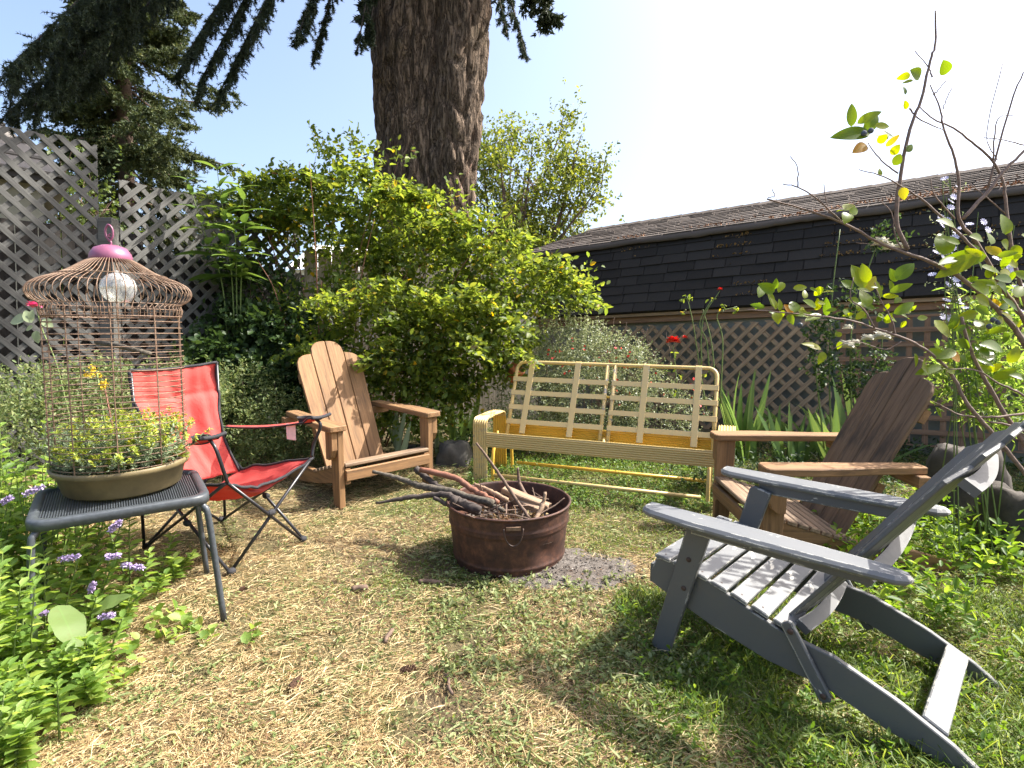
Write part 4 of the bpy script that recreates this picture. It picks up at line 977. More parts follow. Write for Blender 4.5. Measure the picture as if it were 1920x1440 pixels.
# firewood in the tub: each stick its own thing
def stick(label, pts, rads, mat, name='stick', knob=.18, seg=9, twigs=()):
    base = Vector(pts[0]); pth = bez([Vector(p) - base for p in pts], 7); n = len(pth); rs_ = np.interp(np.linspace(0, 1, n), np.linspace(0, 1, len(rads)), rads)
    mb = MB(); mb.tube([p + Vector((mnoise.noise((i * .9, base.x * 9, 1)), mnoise.noise((i * .9, base.x * 9, 5)), mnoise.noise((i * .9, base.x * 9, 9)))) * float(rs_[i]) * .5 for i, p in enumerate(pth)], [float(r) * (1 + knob * mnoise.noise((i * 1.7, base.x * 7, 3))) for i, r in enumerate(rs_)], seg)
    o = mb.build(name, mat, None, GM @ Matrix.Translation(base), True); return tag(o, label, 'stick', 'firewood in the washtub')
def q(px, py, y): return tuple(atg(px, py, y))
stick('long reddish brown pole leaning out over the tub rim', [q(786, 880, 3.25), q(852, 896, 3.2), q(890, 920, 3.12), q(934, 942, 3.0)], [.016, .017, .016, .014], M['bark_red'])
stick('thick lichen-crusted branch reaching from the tub towards the brown chair', [q(699, 884, 3.3), q(745, 896, 3.27), q(792, 912, 3.2), q(840, 920, 3.12), q(925, 944, 2.98)], [.010, .013, .019, .020, .017], M['bark_lichen'], knob=.3)
stick('low crooked grey branch hanging outside the tub rim', [q(704, 943, 3.05), q(760, 934, 3.05), q(810, 928, 3.05), q(846, 932, 3.0), q(890, 952, 2.92)], [.006, .012, .015, .020, .020], M['bark_dark'], knob=.3)
stick('short dark stub with a cut end above the lichen branch', [q(779, 878, 3.3), q(795, 892, 3.27), q(816, 908, 3.2), q(850, 930, 3.1)], [.020, .018, .016, .014], M['bark_dark'])
stick('thin straight dark stick rising in front of the glider arm', [q(893, 830, 2.92), q(931, 882, 2.92), q(960, 925, 2.9), q(993, 972, 2.86)], [.005, .008, .009, .009], M['bark_twig'], knob=.1)
stick('pale peeled stick lying across the tub', [q(889, 907, 3.15), q(920, 921, 3.1), q(952, 938, 3.03)], [.008, .012, .012], M['firewood'])
stick('upright forked twig at the back of the tub', [q(971, 877, 3.2), q(974, 905, 3.2), q(988, 932, 3.15)], [.006, .010, .012], M['bark_twig'])
stick('bleached driftwood piece standing by the near rim', [q(1022, 923, 2.9), q(1016, 950, 2.88), q(1003, 976, 2.83)], [.008, .013, .009], M['firewood'], knob=.5)
stick('charred stick with a pale tip inside the left rim', [q(814, 933, 3.02), q(845, 948, 2.98), q(900, 962, 2.9)], [.010, .014, .013], M['bark_dark'])
stick('dark knotty log half buried in the tub debris', [q(846, 935, 2.92), q(870, 946, 2.9), q(900, 956, 2.86)], [.022, .024, .020], M['bark_dark'], knob=.35)
stick('slim curved twig over the right rim of the tub', [q(1058, 934, 3.0), q(1040, 948, 2.98), q(1015, 962, 2.94), q(1000, 975, 2.9)], [.003, .004, .004, .003], M['bark_twig'])
stick('mossy branch between the pole and the lichen branch', [q(860, 925, 3.1), q(900, 938, 3.05), q(945, 958, 2.95)], [.014, .015, .012], M['bark_lichen'], knob=.3)
for lab, a, b, w, t in (('split weathered board laid in the tub', (944, 917, 3.12), (1030, 952, 2.98), .055, .03), ('second split board under the weathered one', (958, 932, 3.1), (1015, 958, 2.96), .05, .028)):
    a = Vector(q(*a)); b = Vector(q(*b)); L_ = (b - a).length
    o = MB().prism([(0, -w * .4), (L_ * .4, -w / 2), (L_, -w * .35), (L_ * .97, w * .2), (L_, w / 2), (L_ * .5, w * .46), (0, w / 2)], t, .004).build('wood_board', M['firewood'], None, GM @ frame(a, b, (0, 1, .25))); tag(o, lab, 'board', 'firewood in the washtub')
kd = MB(); rk = random.Random(3)
for i in range(46):               # thin kindling heaped between the sticks
    a_ = rk.uniform(0, 6.28); r_ = .23 * math.sqrt(rk.random()); c_ = Vector((r_ * math.cos(a_) - .03, r_ * math.sin(a_), rk.uniform(.19, .29))); d_ = Vector((rk.gauss(-.7, .5), rk.gauss(.1, .5), rk.uniform(-.15, .5))).normalized(); L_ = rk.uniform(.12, .34)
    e_ = c_ - d_ * L_ * .4; f_ = c_ + d_ * L_ * .6
    if e_.xy.length > .27 or (f_.z < .31 and f_.xy.length > .28): continue
    kd.tube([e_, c_ + Vector((0, 0, .01)), f_], [.004, rk.uniform(.003, .007), .002], 5)
o = kd.build('kindling', M['bark_twig'], tub); o['kind'] = 'stuff'
P, _ = ell((-.016, 2.96, .205), (.24, .2, .03), 520, 0); P = P - np.array([-.016, 3.018, 0])
leaves('leaf_debris', M['dry_leaf'], P, rng.normal(size=P.shape), rng.normal(size=P.shape) + [0, 0, .8], .03 + .025 * rng.random(len(P)), .016, tub)

# --- side table, planter, birdcage
TA = R(34); tz = .55; tc = (-1.62, 2.383)
tb = thing('side_table', 'charcoal metal side table with mesh top under the birdcage', 'table', gm(tc[0], tc[1], TA))
hw, hd_ = .30, .25; rc = .07
ol = arc(hw - rc, -hd_ + rc, rc, -90, 0, 5) + arc(hw - rc, hd_ - rc, rc, 0, 90, 5) + arc(-hw + rc, hd_ - rc, rc, 90, 180, 5) + arc(-hw + rc, -hd_ + rc, rc, 180, 270, 5)
n = len(ol); V = []
def inset(o, d): return [(x * (1 - d / hw), y * (1 - d / hd_)) for x, y in o]
rings = [(inset(ol, .035), tz - .012), (inset(ol, .028), tz + .0), (inset(ol, .006), tz + .001), (ol, tz - .006), (ol, tz - .038), (inset(ol, .010), tz - .038), (inset(ol, .012), tz - .014)]
for o, z in rings: V += [(x, y, z) for x, y in o]
F = [(i * n + k, i * n + (k + 1) % n, (i + 1) * n + (k + 1) % n, (i + 1) * n + k) for i in range(len(rings) - 1) for k in range(n)]
obj('rim', mesh('rim', V, F, True), tb, M['table_metal'])
mb = MB(); k = -hw + .03
while k < hw - .03: mb.box(k, k + .0035, -hd_ + .028, hd_ - .028, tz - .012, tz - .008); k += .0085
k = -hd_ + .03
while k < hd_ - .03: mb.box(-hw + .028, hw - .028, k, k + .003, tz - .0142, tz - .0122); k += .0085
tag(mb.build('mesh_top', M['table_metal'], tb), kind='stuff')
for sx in (-1, 1):
    for sy in (-1, 1):
        MB().tube(bez([(sx * (hw - .055), sy * (hd_ - .05), tz - .03), (sx * (hw - .028), sy * (hd_ - .026), tz - .05), (sx * (hw - .012), sy * (hd_ - .012), tz - .12), (sx * (hw + .015), sy * (hd_ + .012), 0.0)], 6), .0125, 10).build('leg', M['table_metal'], tb, smooth=True)
pc = (-1.665, 2.465); PM = gm(pc[0], pc[1], 0, tz + .002)
pot = thing('planter', 'low olive-brown round planter bowl filled with succulents on the table', 'planter', PM)
MB().lathe([(0, .0), (.205, .0), (.215, .008), (.236, .085), (.250, .090), (.256, .112), (.250, .116), (.240, .112), (.232, .10)], 64).build('bowl', M['pot_plastic'], pot, smooth=True)
MB().lathe([(.234, .092), (.15, .098), (.05, .104), (0, .104)], 32).build('soil', M['soil'], pot)
CT = GM.inverted(); lean = Matrix.Rotation(R(-2.6), 4, 'X')
cage = thing('birdcage', 'rusty wire birdcage with pink cap and flared dome on the planter', 'birdcage', PM @ Matrix.Translation((0, 0, .10)) @ lean)
def zc(py): return atg(225, py, pc[1]).z - tz - .102
rcg = .247; rd = .290; z_b, z_t = -.005, zc(582); RW = M['rust_wire']
def ring(name, r, z, w, parent, n=56, mat=None):
    return MB().tube([(r * math.cos(2 * math.pi * k / n), r * math.sin(2 * math.pi * k / n), z) for k in range(n)], w, 5, closed=True).build(name, mat or RW, parent, smooth=True)
nring = 27
for i in range(nring):
    rg = ring('wire_ring', rcg + random.uniform(-.002, .002), 0, .0018, cage); rg.matrix_local = Matrix.Translation((random.uniform(-.002, .002), random.uniform(-.002, .002), z_b + .02 + (z_t - z_b - .02) * i / (nring - 1))) @ Matrix.Rotation(random.uniform(-.008, .008), 4, 'X') @ Matrix.Rotation(random.uniform(-.008, .008), 4, 'Y')
for k in range(10):
    a = 2 * math.pi * (k + .35) / 10
    MB().tube([(rcg * math.cos(a), rcg * math.sin(a), z_b), (rcg * math.cos(a), rcg * math.sin(a), z_t + .01)], .0026, 6).build('upright', RW, cage)
zcap = zc(484); dome = [(.072, zcap), (.105, zc(493)), (.150, zc(507)), (.195, zc(517)), (.245, zc(526)), (.278, zc(536)), (rd, zc(548)), (.278, zc(561)), (.256, zc(568)), (.247, zc(571)), (.247, zc(576)), (.251, zc(582)), (.246, zc(592)), (.241, zc(597))]
dp = bez([(r, 0, z) for r, z in dome], 3); nw = 60
dm = MB().tube(dp, .0019, 4).build('dome_wire', RW, cage, smooth=True); 
for k in range(1, nw):
    d_ = dm.copy(); COL.objects.link(d_); d_.parent = cage; d_.matrix_local = Matrix.Rotation(2 * math.pi * k / nw, 4, 'Z')
ring('dome_ring', .2, zc(517) + .002, .0018, cage); ring('dome_ring', .249, zc(571), .002, cage); ring('dome_ring', .243, zc(594), .0028, cage)
MB().lathe([(.076, zcap - .004), (.078, zcap + .004), (.074, zcap + .022), (.058, zcap + .045), (.03, zcap + .056), (0, zcap + .058)], 36).build('cap', M['pink_paint'], cage, smooth=True)
zl = zcap + .052
lp = [(.0, 0, zl), (.004, 0, zl + .018), (-.014, 0, zl + .04), (-.016, 0, zl + .068), (-.003, 0, zl + .088), (.012, 0, zl + .072), (.013, 0, zl + .042), (.0, 0, zl + .02)]
MB().tube(bez(lp, 5), .0042, 7).build('hanging_loop', M['pink_paint'], cage, smooth=True)
MB().tube(bez([(-.008, 0, zl + .022), (.006, .004, zl + .034), (-.006, -.003, zl + .043), (.004, .002, zl + .052)], 5), .003, 6).build('twisted_wire', M['pink_paint'], cage, smooth=True)
a, b = [(CM) for CM in (Vector(atg(181, 641, pc[1] - .02)), Vector(atg(281, 663, pc[1] - .14)))]
perch = MB(); off_ = a; perch.tube([Vector((0, 0, 0)), (b - a) * .5 + Vector((0, 0, .004)), b - a], [.011, .0105, .009], 9); tag(perch.build('perch', M['bark_lichen'], None, GM @ Matrix.Translation(a), True), 'rough grey stick perch held inside the birdcage', 'perch')
gp = Vector(atg(222, 541, pc[1] - .06)); glb = thing('glass_globe', 'clear frosted glass globe hanging inside the birdcage dome', 'globe', GM @ Matrix.Translation(gp))
MB().lathe([(0, -.058), (.03, -.055), (.052, -.036), (.063, -.008), (.064, .010), (.056, .034), (.036, .054), (.014, .062), (.009, .070), (0, .072)], 32).build('glass', M['globe'], glb, smooth=True)
MB().tube([(0, 0, .068), (0, 0, .12)], .0012, 5).build('hook_wire', M['rust_wire'], glb)

# ------------------------------------------------------------------ plants
def gzv(P): return np.clip(P[:, 1], -3, 7) * TS
def lobe(px, py, Y, rx, ry, rd_, n, shell=.45):
    c = at(px, py, Y); k = (Y - CAM.y) / FPX; return ell((c.x, c.y, c.z), (rx * k, rd_, ry * k), n, shell)
def bush(name, label, cat, base, lobes, mat, leaf, ratio, spr, nl, stems=None, stem_mat='bark_red', up=.5, dens=1.0, ymin=None, fol='foliage'):
    t = thing(name, label, cat, Matrix.Translation(base)); b = np.array(base); PP = []; DD = []; NN = []; LL = []
    for lb in lobes:
        n = int(lb[-1] * dens); C, d = lobe(*lb[:-1], n)
        if ymin is not None: C[:, 1] = np.maximum(C[:, 1], ymin + .15 * rng.random(len(C)))
        C[:, 2] = np.maximum(C[:, 2], gzv(C) + .02)
        A = d * [1, .6, .8] + [0, 0, .45] + rng.normal(size=C.shape) * .5
        P, D, N, L = sprigs(C, A, spr, nl, leaf, up=up); PP.append(P); DD.append(D); NN.append(N); LL.append(L)
    P = np.concatenate(PP) - b; L = np.concatenate(LL)
    leaves(fol, M[mat], P, np.concatenate(DD), np.concatenate(NN), L, L * ratio, t)
    if stems:
        mb = MB()
        for s in stems:
            pts = bez([Vector(p) - Vector(base) for p in s[0]], 6); mb.tube(pts, [s[1] * (1 - .75 * i / (len(pts) - 1)) for i in range(len(pts))], 6)
        mb.build('stems', M[stem_mat], t, smooth=True)
    return t
lf_m = {}
def leaf_mesh(key, wl, curl=.15, fold=.25, nseg=10, wav=0.0):
    """a single broad leaf of unit length along +x"""
    if key in lf_m: return lf_m[key]
    V = []; F = []
    for i in range(nseg + 1):
        t = i / nseg; w = wl / 2 * math.sin(math.pi * min(1, t ** .8 * 1.0)) ** .75 if 0 < t < 1 else .004; z = -curl * t * t
        V += [(t, -w, z + fold * w + wav * math.sin(t * 17) * w), (t, 0, z), (t, w, z + fold * w + wav * math.sin(t * 15 + 1) * w)]
    for i in range(nseg):
        F += [(i * 3, i * 3 + 1, i * 3 + 4, i * 3 + 3), (i * 3 + 1, i * 3 + 2, i * 3 + 5, i * 3 + 4)]
    lf_m[key] = mesh(key, V, F, True); return lf_m[key]
def put_leaf(parent, org, P, D, N, L, key, mat, wl=.4, name='leaf', **k):
    m = leaf_mesh(key, wl, **k)
    if not m.materials: m.materials.append(mat)
    D = Vector(D).normalized(); N = Vector(N); S = N.cross(D).normalized(); N = D.cross(S)
    mt = Matrix((D, S, N)).transposed().to_4x4() @ Matrix.Scale(L, 4); mt.translation = Vector(P) - Vector(org)
    o = bpy.data.objects.new(name, m); COL.objects.link(o); o.parent = parent; o.matrix_local = mt; return o
def split_leaves(parent, P, D, N, L, ratio, key, mat, n=290):
    """the n leaves that show largest become parts of their own; returns the mask of the rest"""
    P = np.asarray(P); org = np.array(parent.matrix_world.translation); W_ = P + org; size = np.asarray(L) / np.maximum(.5, W_[:, 1]); rest = np.ones(len(P), bool); idx = np.argsort(-size * (1 + .3 * rng.random(len(P))))[:n]; rest[idx] = False
    for i in idx: put_leaf(parent, (0, 0, 0), P[i], D[i], N[i], float(L[i]), key, mat, ratio, curl=.18, fold=.3, nseg=4)
    return rest
def A3(px, py, Y): return tuple(at(px, py, Y))
rb_base = Vector((at(700, 700, 5.6).x, 5.6, gz(0, 5.6)))
canes = []
rsb = np.random.default_rng(12)
for i in range(34):
    ex, ey = rsb.uniform(480, 1010), rsb.uniform(300, 640); Yb = rsb.uniform(5.3, 6.0); bx = 620 + (ex - 620) * .35 + rsb.normal() * 30
    b_ = Vector((at(bx, 700, Yb).x, Yb, gz(0, Yb))); e_ = at(ex, ey, Yb - rsb.uniform(.0, .5)); m_ = b_.lerp(e_, .55) + Vector((0, 0, .35)); canes.append(([b_, m_, e_], .007))
for pts in ([(600, 560, 5.6), (612, 470, 5.6), (600, 420, 5.6)], [(610, 560, 5.6), (625, 480, 5.6), (650, 420, 5.7)], [(600, 345, 5.8), (590, 310, 5.8), (598, 272, 5.8)], [(745, 420, 5.5), (735, 350, 5.5), (746, 305, 5.5)], [(1020, 580, 5.4), (1070, 545, 5.35), (1100, 520, 5.3)]):
    canes.append(([at(*p) for p in pts], .004))
rose = bush('rose_bush', 'sprawling climbing rose bush with bright green leaves in front of the tree trunk', 'bush', rb_base, [
    (645, 405, 5.9, 115, 62, .40, 560), (545, 390, 5.9, 80, 42, .30, 330), (480, 420, 5.9, 45, 40, .2, 110), (440, 470, 5.8, 40, 40, .2, 80), (750, 440, 5.7, 90, 62, .35, 430), (700, 520, 5.5, 70, 55, .25, 220), (800, 520, 5.6, 105, 90, .28, 600),
    (930, 540, 5.6, 90, 75, .25, 460), (1020, 560, 5.4, 55, 40, .18, 150), (720, 650, 5.0, 130, 95, .22, 720), (850, 660, 5.0, 105, 90, .22, 600), (930, 640, 5.0, 60, 60, .2, 200), (590, 600, 5.5, 75, 60, .25, 170),
    (780, 745, 4.9, 110, 60, .2, 380), (655, 312, 5.8, 42, 36, .15, 95), (598, 280, 5.8, 20, 16, .08, 14), (744, 322, 5.5, 18, 26, .08, 16), (840, 395, 5.4, 40, 22, .12, 40), (915, 450, 5.3, 48, 34, .2, 110), (1075, 535, 5.3, 30, 20, .1, 36), (480, 370, 5.9, 36, 24, .15, 50), (560, 470, 5.9, 45, 40, .2, 60)],
    'rose_leaf', .060, .62, .20, 7, canes, 'bark_red', ymin=4.85, dens=.66)
sp_n = 260; lbs = [(490, 400, 5.8, 70, 50), (645, 400, 5.8, 120, 66), (545, 390, 5.8, 85, 46), (760, 440, 5.6, 95, 66), (810, 520, 5.4, 115, 100), (935, 540, 5.4, 105, 85), (720, 650, 4.95, 140, 100), (850, 660, 4.95, 115, 100), (1010, 560, 5.35, 75, 50)]
PP = []; DD = []; NN = []; LL = []; smb = MB()
for i in range(sp_n):             # arching outer shoots, leaves in opposite pairs
    lb = lbs[rsb.integers(0, len(lbs))]; a_ = rsb.uniform(-.5, 3.6); c = at(lb[0] + lb[3] * .85 * math.cos(a_), lb[1] - lb[4] * .85 * math.sin(a_), lb[2] - rsb.uniform(0, .3))
    d = Vector((math.cos(a_) * .8, rsb.uniform(-.9, .1), abs(math.sin(a_)) * .8 + .25)).normalized(); L_ = rsb.uniform(.16, .42); pts = [c + d * L_ * t - Vector((0, 0, .55 * L_ * t * t)) for t in np.linspace(0, 1, 8)]
    smb.tube([p - rb_base for p in pts], [.003 * (1 - .6 * t) for t in np.linspace(0, 1, 8)], 4)
    for j in range(1, 8):
        for sgn in (-1, 1):
            for m_ in range(2):
                sd_ = Vector((d.y, -d.x, 0)).normalized() * sgn; PP.append(tuple(pts[j] + sd_ * .03 * m_ - rb_base)); DD.append(tuple(sd_ + d * rsb.uniform(-.1, 1.1) + Vector((rsb.normal() * .3, rsb.normal() * .3, rsb.normal() * .5 - .15)))); NN.append((rsb.normal() * .7, rsb.normal() * .7 - .15, 1)); LL.append(rsb.uniform(.026, .082))
LL = np.array(LL); PP = np.array(PP); DD = np.array(DD); NN = np.array(NN); k = split_leaves(rose, PP, DD, NN, LL, .62, 'rose_leaflet', M['rose_single']); leaves('shoot_leaves', M['rose_leaf'], PP[k], DD[k], NN[k], LL[k], LL[k] * .62, rose); smb.build('shoots', M['stem_green'], rose)['kind'] = 'stuff'
leaves('hips', M['yellow_flower'], lobe(570, 420, 5.75, 130, 70, .3, 26)[0] - np.array(rb_base), rng.normal(size=(26, 3)), rng.normal(size=(26, 3)), .045, .03, rose, None)
vb = Vector((at(470, 700, 5.4).x, 5.4, gz(0, 5.4)))
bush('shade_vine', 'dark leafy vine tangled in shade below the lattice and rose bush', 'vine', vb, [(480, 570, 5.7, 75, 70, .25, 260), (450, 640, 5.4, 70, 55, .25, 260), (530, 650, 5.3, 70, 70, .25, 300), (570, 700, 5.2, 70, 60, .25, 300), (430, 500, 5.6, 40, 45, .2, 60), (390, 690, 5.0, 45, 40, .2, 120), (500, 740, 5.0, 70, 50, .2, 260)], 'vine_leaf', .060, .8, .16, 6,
     [([Vector((vb.x + dx, vb.y, vb.z)), A3(430 + 40 * i, 600, 5.5), A3(420 + 50 * i, 490, 5.6)], .008) for i, dx in enumerate((-.3, 0, .3))], 'bark_twig')
sv = Vector((at(1100, 760, 5.3).x, 5.3, gz(0, 5.3)))
sal = bush('salvia_bush', 'airy salvia bush with tiny pale leaves and red flowers behind the glider', 'bush', sv, [(1060, 640, 5.4, 80, 45, .3, 520), (1000, 690, 5.3, 85, 45, .3, 560), (1130, 670, 5.3, 85, 45, .3, 480), (1000, 750, 5.2, 75, 60, .3, 620), (1110, 755, 5.2, 105, 60, .3, 760), (1240, 770, 5.2, 80, 50, .3, 420), (1180, 700, 5.3, 60, 40, .25, 260)], 'salvia_leaf', .021, .6, .11, 8,
     [([sv, A3(px, 700, 5.3), A3(px + rsb.uniform(-30, 30), rsb.uniform(590, 660), 5.3)], .005) for px in range(960, 1260, 22)], 'bark_twig')
pf = np.concatenate([lobe(1100, 670, 5.05, 110, 60, .1, 44)[0], lobe(1230, 740, 4.95, 120, 60, .1, 22)[0]]) - np.array(sv)
leaves('flowers', M['red_flower'], pf, rng.normal(size=pf.shape), rng.normal(size=pf.shape), .03, .022, sal)
hb = Vector((at(460, 800, 4.6).x, 4.6, gz(0, 4.6)))
bush('herb_shrub', 'pale sage-green herb shrub filling the gap behind the red camp chair', 'bush', hb, [(460, 745, 4.7, 60, 45, .25, 330), (520, 800, 4.6, 60, 60, .25, 340), (440, 800, 4.5, 60, 50, .25, 300), (560, 830, 4.7, 50, 40, .2, 170), (500, 860, 4.5, 60, 30, .2, 220)], 'herb_leaf', .026, .5, .15, 9,
     [([hb, A3(px, 790, 4.6), A3(px, 715, 4.6)], .005) for px in (430, 455, 480, 515)], 'bark_twig')
hb2 = Vector((at(200, 800, 3.9).x, 3.9, gz(0, 3.9)))
bush('herb_bed', 'pale leafy herb bed at the foot of the tall lattice panel', 'bush', hb2, [(60, 745, 4.1, 70, 40, .25, 330), (170, 740, 4.1, 70, 45, .25, 360), (280, 745, 4.2, 70, 45, .25, 330), (230, 790, 3.9, 110, 40, .25, 420), (80, 800, 3.7, 90, 50, .25, 420), (370, 740, 4.3, 50, 40, .2, 180)], 'herb_leaf', .030, .5, .15, 8)
# rosemary spike
# tall lanceolate plant beside the lattice
tp = thing('tall_leafy_plant', 'tall plant with large pointed leaves standing beside the lower lattice panel', 'plant', Matrix.Translation((at(440, 620, 5.35).x, 5.35, gz(0, 5.35))))
tpo = Vector(tp.matrix_world.translation)
for (tx_, ty_), n_ in (((407, 318), 13), ((352, 338), 9), ((455, 352), 9), ((430, 400), 7)):
    stp = bez([tpo + Vector(((tx_ - 407) * .001, 0, 0)), at(437 + (tx_ - 407) * .3, 560, 5.3), at(425 + (tx_ - 407) * .7, 445, 5.15), at(tx_, ty_, 5.1)], 8)
    MB().tube([p - tpo for p in stp], [.008 * (1 - .7 * i / len(stp)) for i in range(len(stp))], 6).build('stem', M['stem_green'], tp, smooth=True)
    for i in range(n_):
        f = .42 + .58 * i / (n_ - 1); p = stp[min(len(stp) - 1, int(f * (len(stp) - 1)))]
        for s in (0, 1):
            a = i * 1.6 + s * math.pi + random.uniform(-.4, .4); L = (.31 - .14 * i / n_) * random.uniform(.75, 1.15)
            put_leaf(tp, tpo, p, (math.cos(a), math.sin(a) * .8, .15 + .05 * i), (random.uniform(-.3, .3), random.uniform(-.4, .2), 1), L, 'lance_leaf', M['lance'], .30, curl=.32)

# --- iris clumps: every blade its own leaf
def blade_mesh(key, wl, bend, nseg=9):
    if key in lf_m: return lf_m[key]
    V = []; F = []; x = z = 0.0; ang = 0
    for i in range(nseg + 1):
        t = i / nseg; w = wl / 2 * (min(1, .55 + t * 1.5) if t < .45 else max(.012, 1 - ((t - .45) / .55) ** 1.9))
        V += [(x, -w, z), (x + .12 * w, 0, z + .0), (x, w, z)]; ang = bend * t ** 1.6; x += math.sin(ang) / nseg; z += math.cos(ang) / nseg
    for i in range(nseg):
        F += [(i * 3, i * 3 + 1, i * 3 + 4, i * 3 + 3), (i * 3 + 1, i * 3 + 2, i * 3 + 5, i * 3 + 4)]
    lf_m[key] = mesh(key, V, F, True); return lf_m[key]
def iris(label, bx, by, blades_, mat='iris_leaf'):
    """blades_: (dx px, top px x, top px y, width m, bend)"""
    g_ = gnd(bx, by); base = GM @ g_; t = thing('iris_clump', label, 'plant', Matrix.Translation(base))
    for i, (tx_, ty_, w, bend) in enumerate(blades_):
        Y = base.y + random.uniform(-.12, .12); b_ = Vector((base.x + (tx_ - bx) * .0012 + random.uniform(-.05, .05), Y, gz(0, Y) - .01)); tip = at(tx_, ty_, Y + random.uniform(-.05, .05))
        v = tip - b_; H = v.length * (1.0 + .12 * abs(bend)); key = 'blade%s_%d' % (mat, round(bend * 4))
        m = blade_mesh(key, .062, bend)
        if not m.materials: m.materials.append(M[mat])
        yaw = math.atan2(v.y, v.x) if abs(v.x) > .02 else random.uniform(0, 6)
        if abs(bend) > .3: yaw = 0 if v.x > 0 else math.pi
        else: yaw = random.choice([math.pi / 2, -math.pi / 2]) + random.uniform(-.7, .7)
        # unit blade end point, to aim it so its tip lands on the target
        e = Vector(m.vertices[-2].co); rot = e.rotation_difference(v) if True else None
        q = (Matrix.Rotation(yaw, 4, 'Z')); e2 = q @ e; rq = e2.rotation_difference(v).to_matrix().to_4x4(); sc = v.length / e.length
        mt = rq @ q @ Matrix.Diagonal((sc, sc * 0 + w / .062, sc, 1)); mt.translation = b_ - base
        o = bpy.data.objects.new('leaf', m); COL.objects.link(o); o.parent = t; o.matrix_local = mt
    return t
def fan(cx, n, spread, y0, y1, w=.05, bend=.15, seed=0):
    r_ = np.random.default_rng(seed); return [(cx + spread * (2 * i / max(1, n - 1) - 1) + r_.normal() * 6, r_.uniform(y0, y1), w * r_.uniform(.7, 1.2), r_.choice([0, bend, bend * 2])) for i in range(n)]
iris('tall iris clump right behind the glider arm', 1390, 862, fan(1392, 24, 60, 690, 800, .05, .2, 1) + [(1415, 690, .05, 0), (1365, 730, .05, 0)])
iris('backlit iris fan between the glider and the dark brown chair', 1482, 872, fan(1490, 17, 75, 745, 805, .055, .1, 2))
iris('wide-bladed iris beside the dark brown chair back', 1640, 880, [(1560, 705, .085, 0), (1578, 697, .06, 0), (1628, 702, .05, 0), (1700, 800, .06, .5), (1545, 770, .05, .3), (1600, 740, .05, 0), (1760, 830, .05, .5)])
iris('dense iris blades standing close behind the dark brown chair arm', 1590, 885, fan(1570, 16, 60, 735, 815, .05, .15, 14))
iris('low arching iris leaves in shade under the shed lattice', 1540, 850, fan(1540, 12, 120, 730, 815, .045, .9, 4) + fan(1450, 8, 90, 750, 820, .04, 1.2, 5))
iris('upright iris leaves beside the left glider arm', 868, 838, [(905, 698, .05, 0), (838, 755, .05, .1), (866, 742, .05, 0), (850, 745, .045, .2), (880, 770, .04, 0), (890, 760, .045, 0), (842, 790, .05, .1)])
iris('pale iris leaves behind the sunlit brown chair arm', 745, 868, [(742, 760, .055, 0), (762, 758, .05, .0), (735, 770, .05, 0), (770, 790, .05, .3), (725, 790, .045, .2)], 'iris_pale')
iris('drooping pale iris leaves between brown chair and glider', 820, 862, [(842, 772, .05, 1.2), (858, 860, .05, 1.9), (800, 850, .05, 1.6), (870, 815, .05, 1.5), (812, 790, .05, .3), (830, 800, .05, .9)], 'iris_pale')
iris('rust-tinged dry iris leaves inside the left glider arm', 935, 835, [(925, 772, .03, .2), (945, 780, .03, .4), (918, 790, .03, 0)], 'iris_pale')

# --- rose with one red bloom behind the glider
def bloom(name, parent, org, P, r, mat, n=16):
    P = Vector(P); V = []; mb = []
    pp = []; dd = []; nn_ = []
    for i in range(n):
        a = i * 2.4; k = i / n; tilt = .25 + 1.1 * (1 - k); d = Vector((math.cos(a) * math.sin(tilt), math.sin(a) * math.sin(tilt), math.cos(tilt))); pp.append(tuple(P - Vector(org) + Vector((0, 0, -r * .5)))); dd.append(tuple(d)); nn_.append((-math.cos(a), -math.sin(a), .6))
    return leaves(name, mat, np.array(pp), np.array(dd), np.array(nn_), r * 1.35, r * 1.1, parent, kind=None, curl=.35, fold=.3)
rp_b = Vector((at(1300, 790, 4.95).x, 4.95, gz(0, 4.95))); rp = thing('rose_plant', 'leggy rose plant with one open red bloom above the glider back', 'plant', Matrix.Translation(rp_b))
mb = MB()
for path in ([(1272, 770), (1268, 710), (1262, 645)], [(1325, 770), (1312, 690), (1300, 610), (1288, 555)], [(1345, 780), (1335, 650), (1318, 580)], [(1330, 700), (1325, 640), (1312, 605), (1335, 560)], [(1315, 690), (1318, 600), (1350, 545)], [(1350, 760), (1355, 640), (1345, 590), (1382, 575)]):
    pts = bez([at(px, py, 4.95) - rp_b for px, py in path], 5); mb.tube(pts, [.007 * (1 - .6 * i / len(pts)) for i in range(len(pts))], 6)
mb.build('stems', M['stem_green'], rp, smooth=True)
bloom('bloom', rp, rp_b, at(1262, 636, 4.95), .05, M['red_flower'], 22); bloom('bud', rp, rp_b, at(1284, 631, 4.95), .022, M['red_flower'], 8); bloom('bud', rp, rp_b, at(1350, 541, 4.95), .02, M['red_flower'], 8)
C = np.array([A3(px, py, 4.95) for px, py in ((1262, 660), (1268, 690), (1275, 705), (1288, 552), (1300, 560), (1285, 580), (1345, 560), (1360, 570), (1385, 575), (1270, 735), (1310, 700), (1250, 700))]); P, D, N, L = sprigs(C, rng.normal(size=C.shape), .06, 6, .04)
leaves('foliage', M['rose_leaf'], P - np.array(rp_b), D, N, L, L * .6, rp)
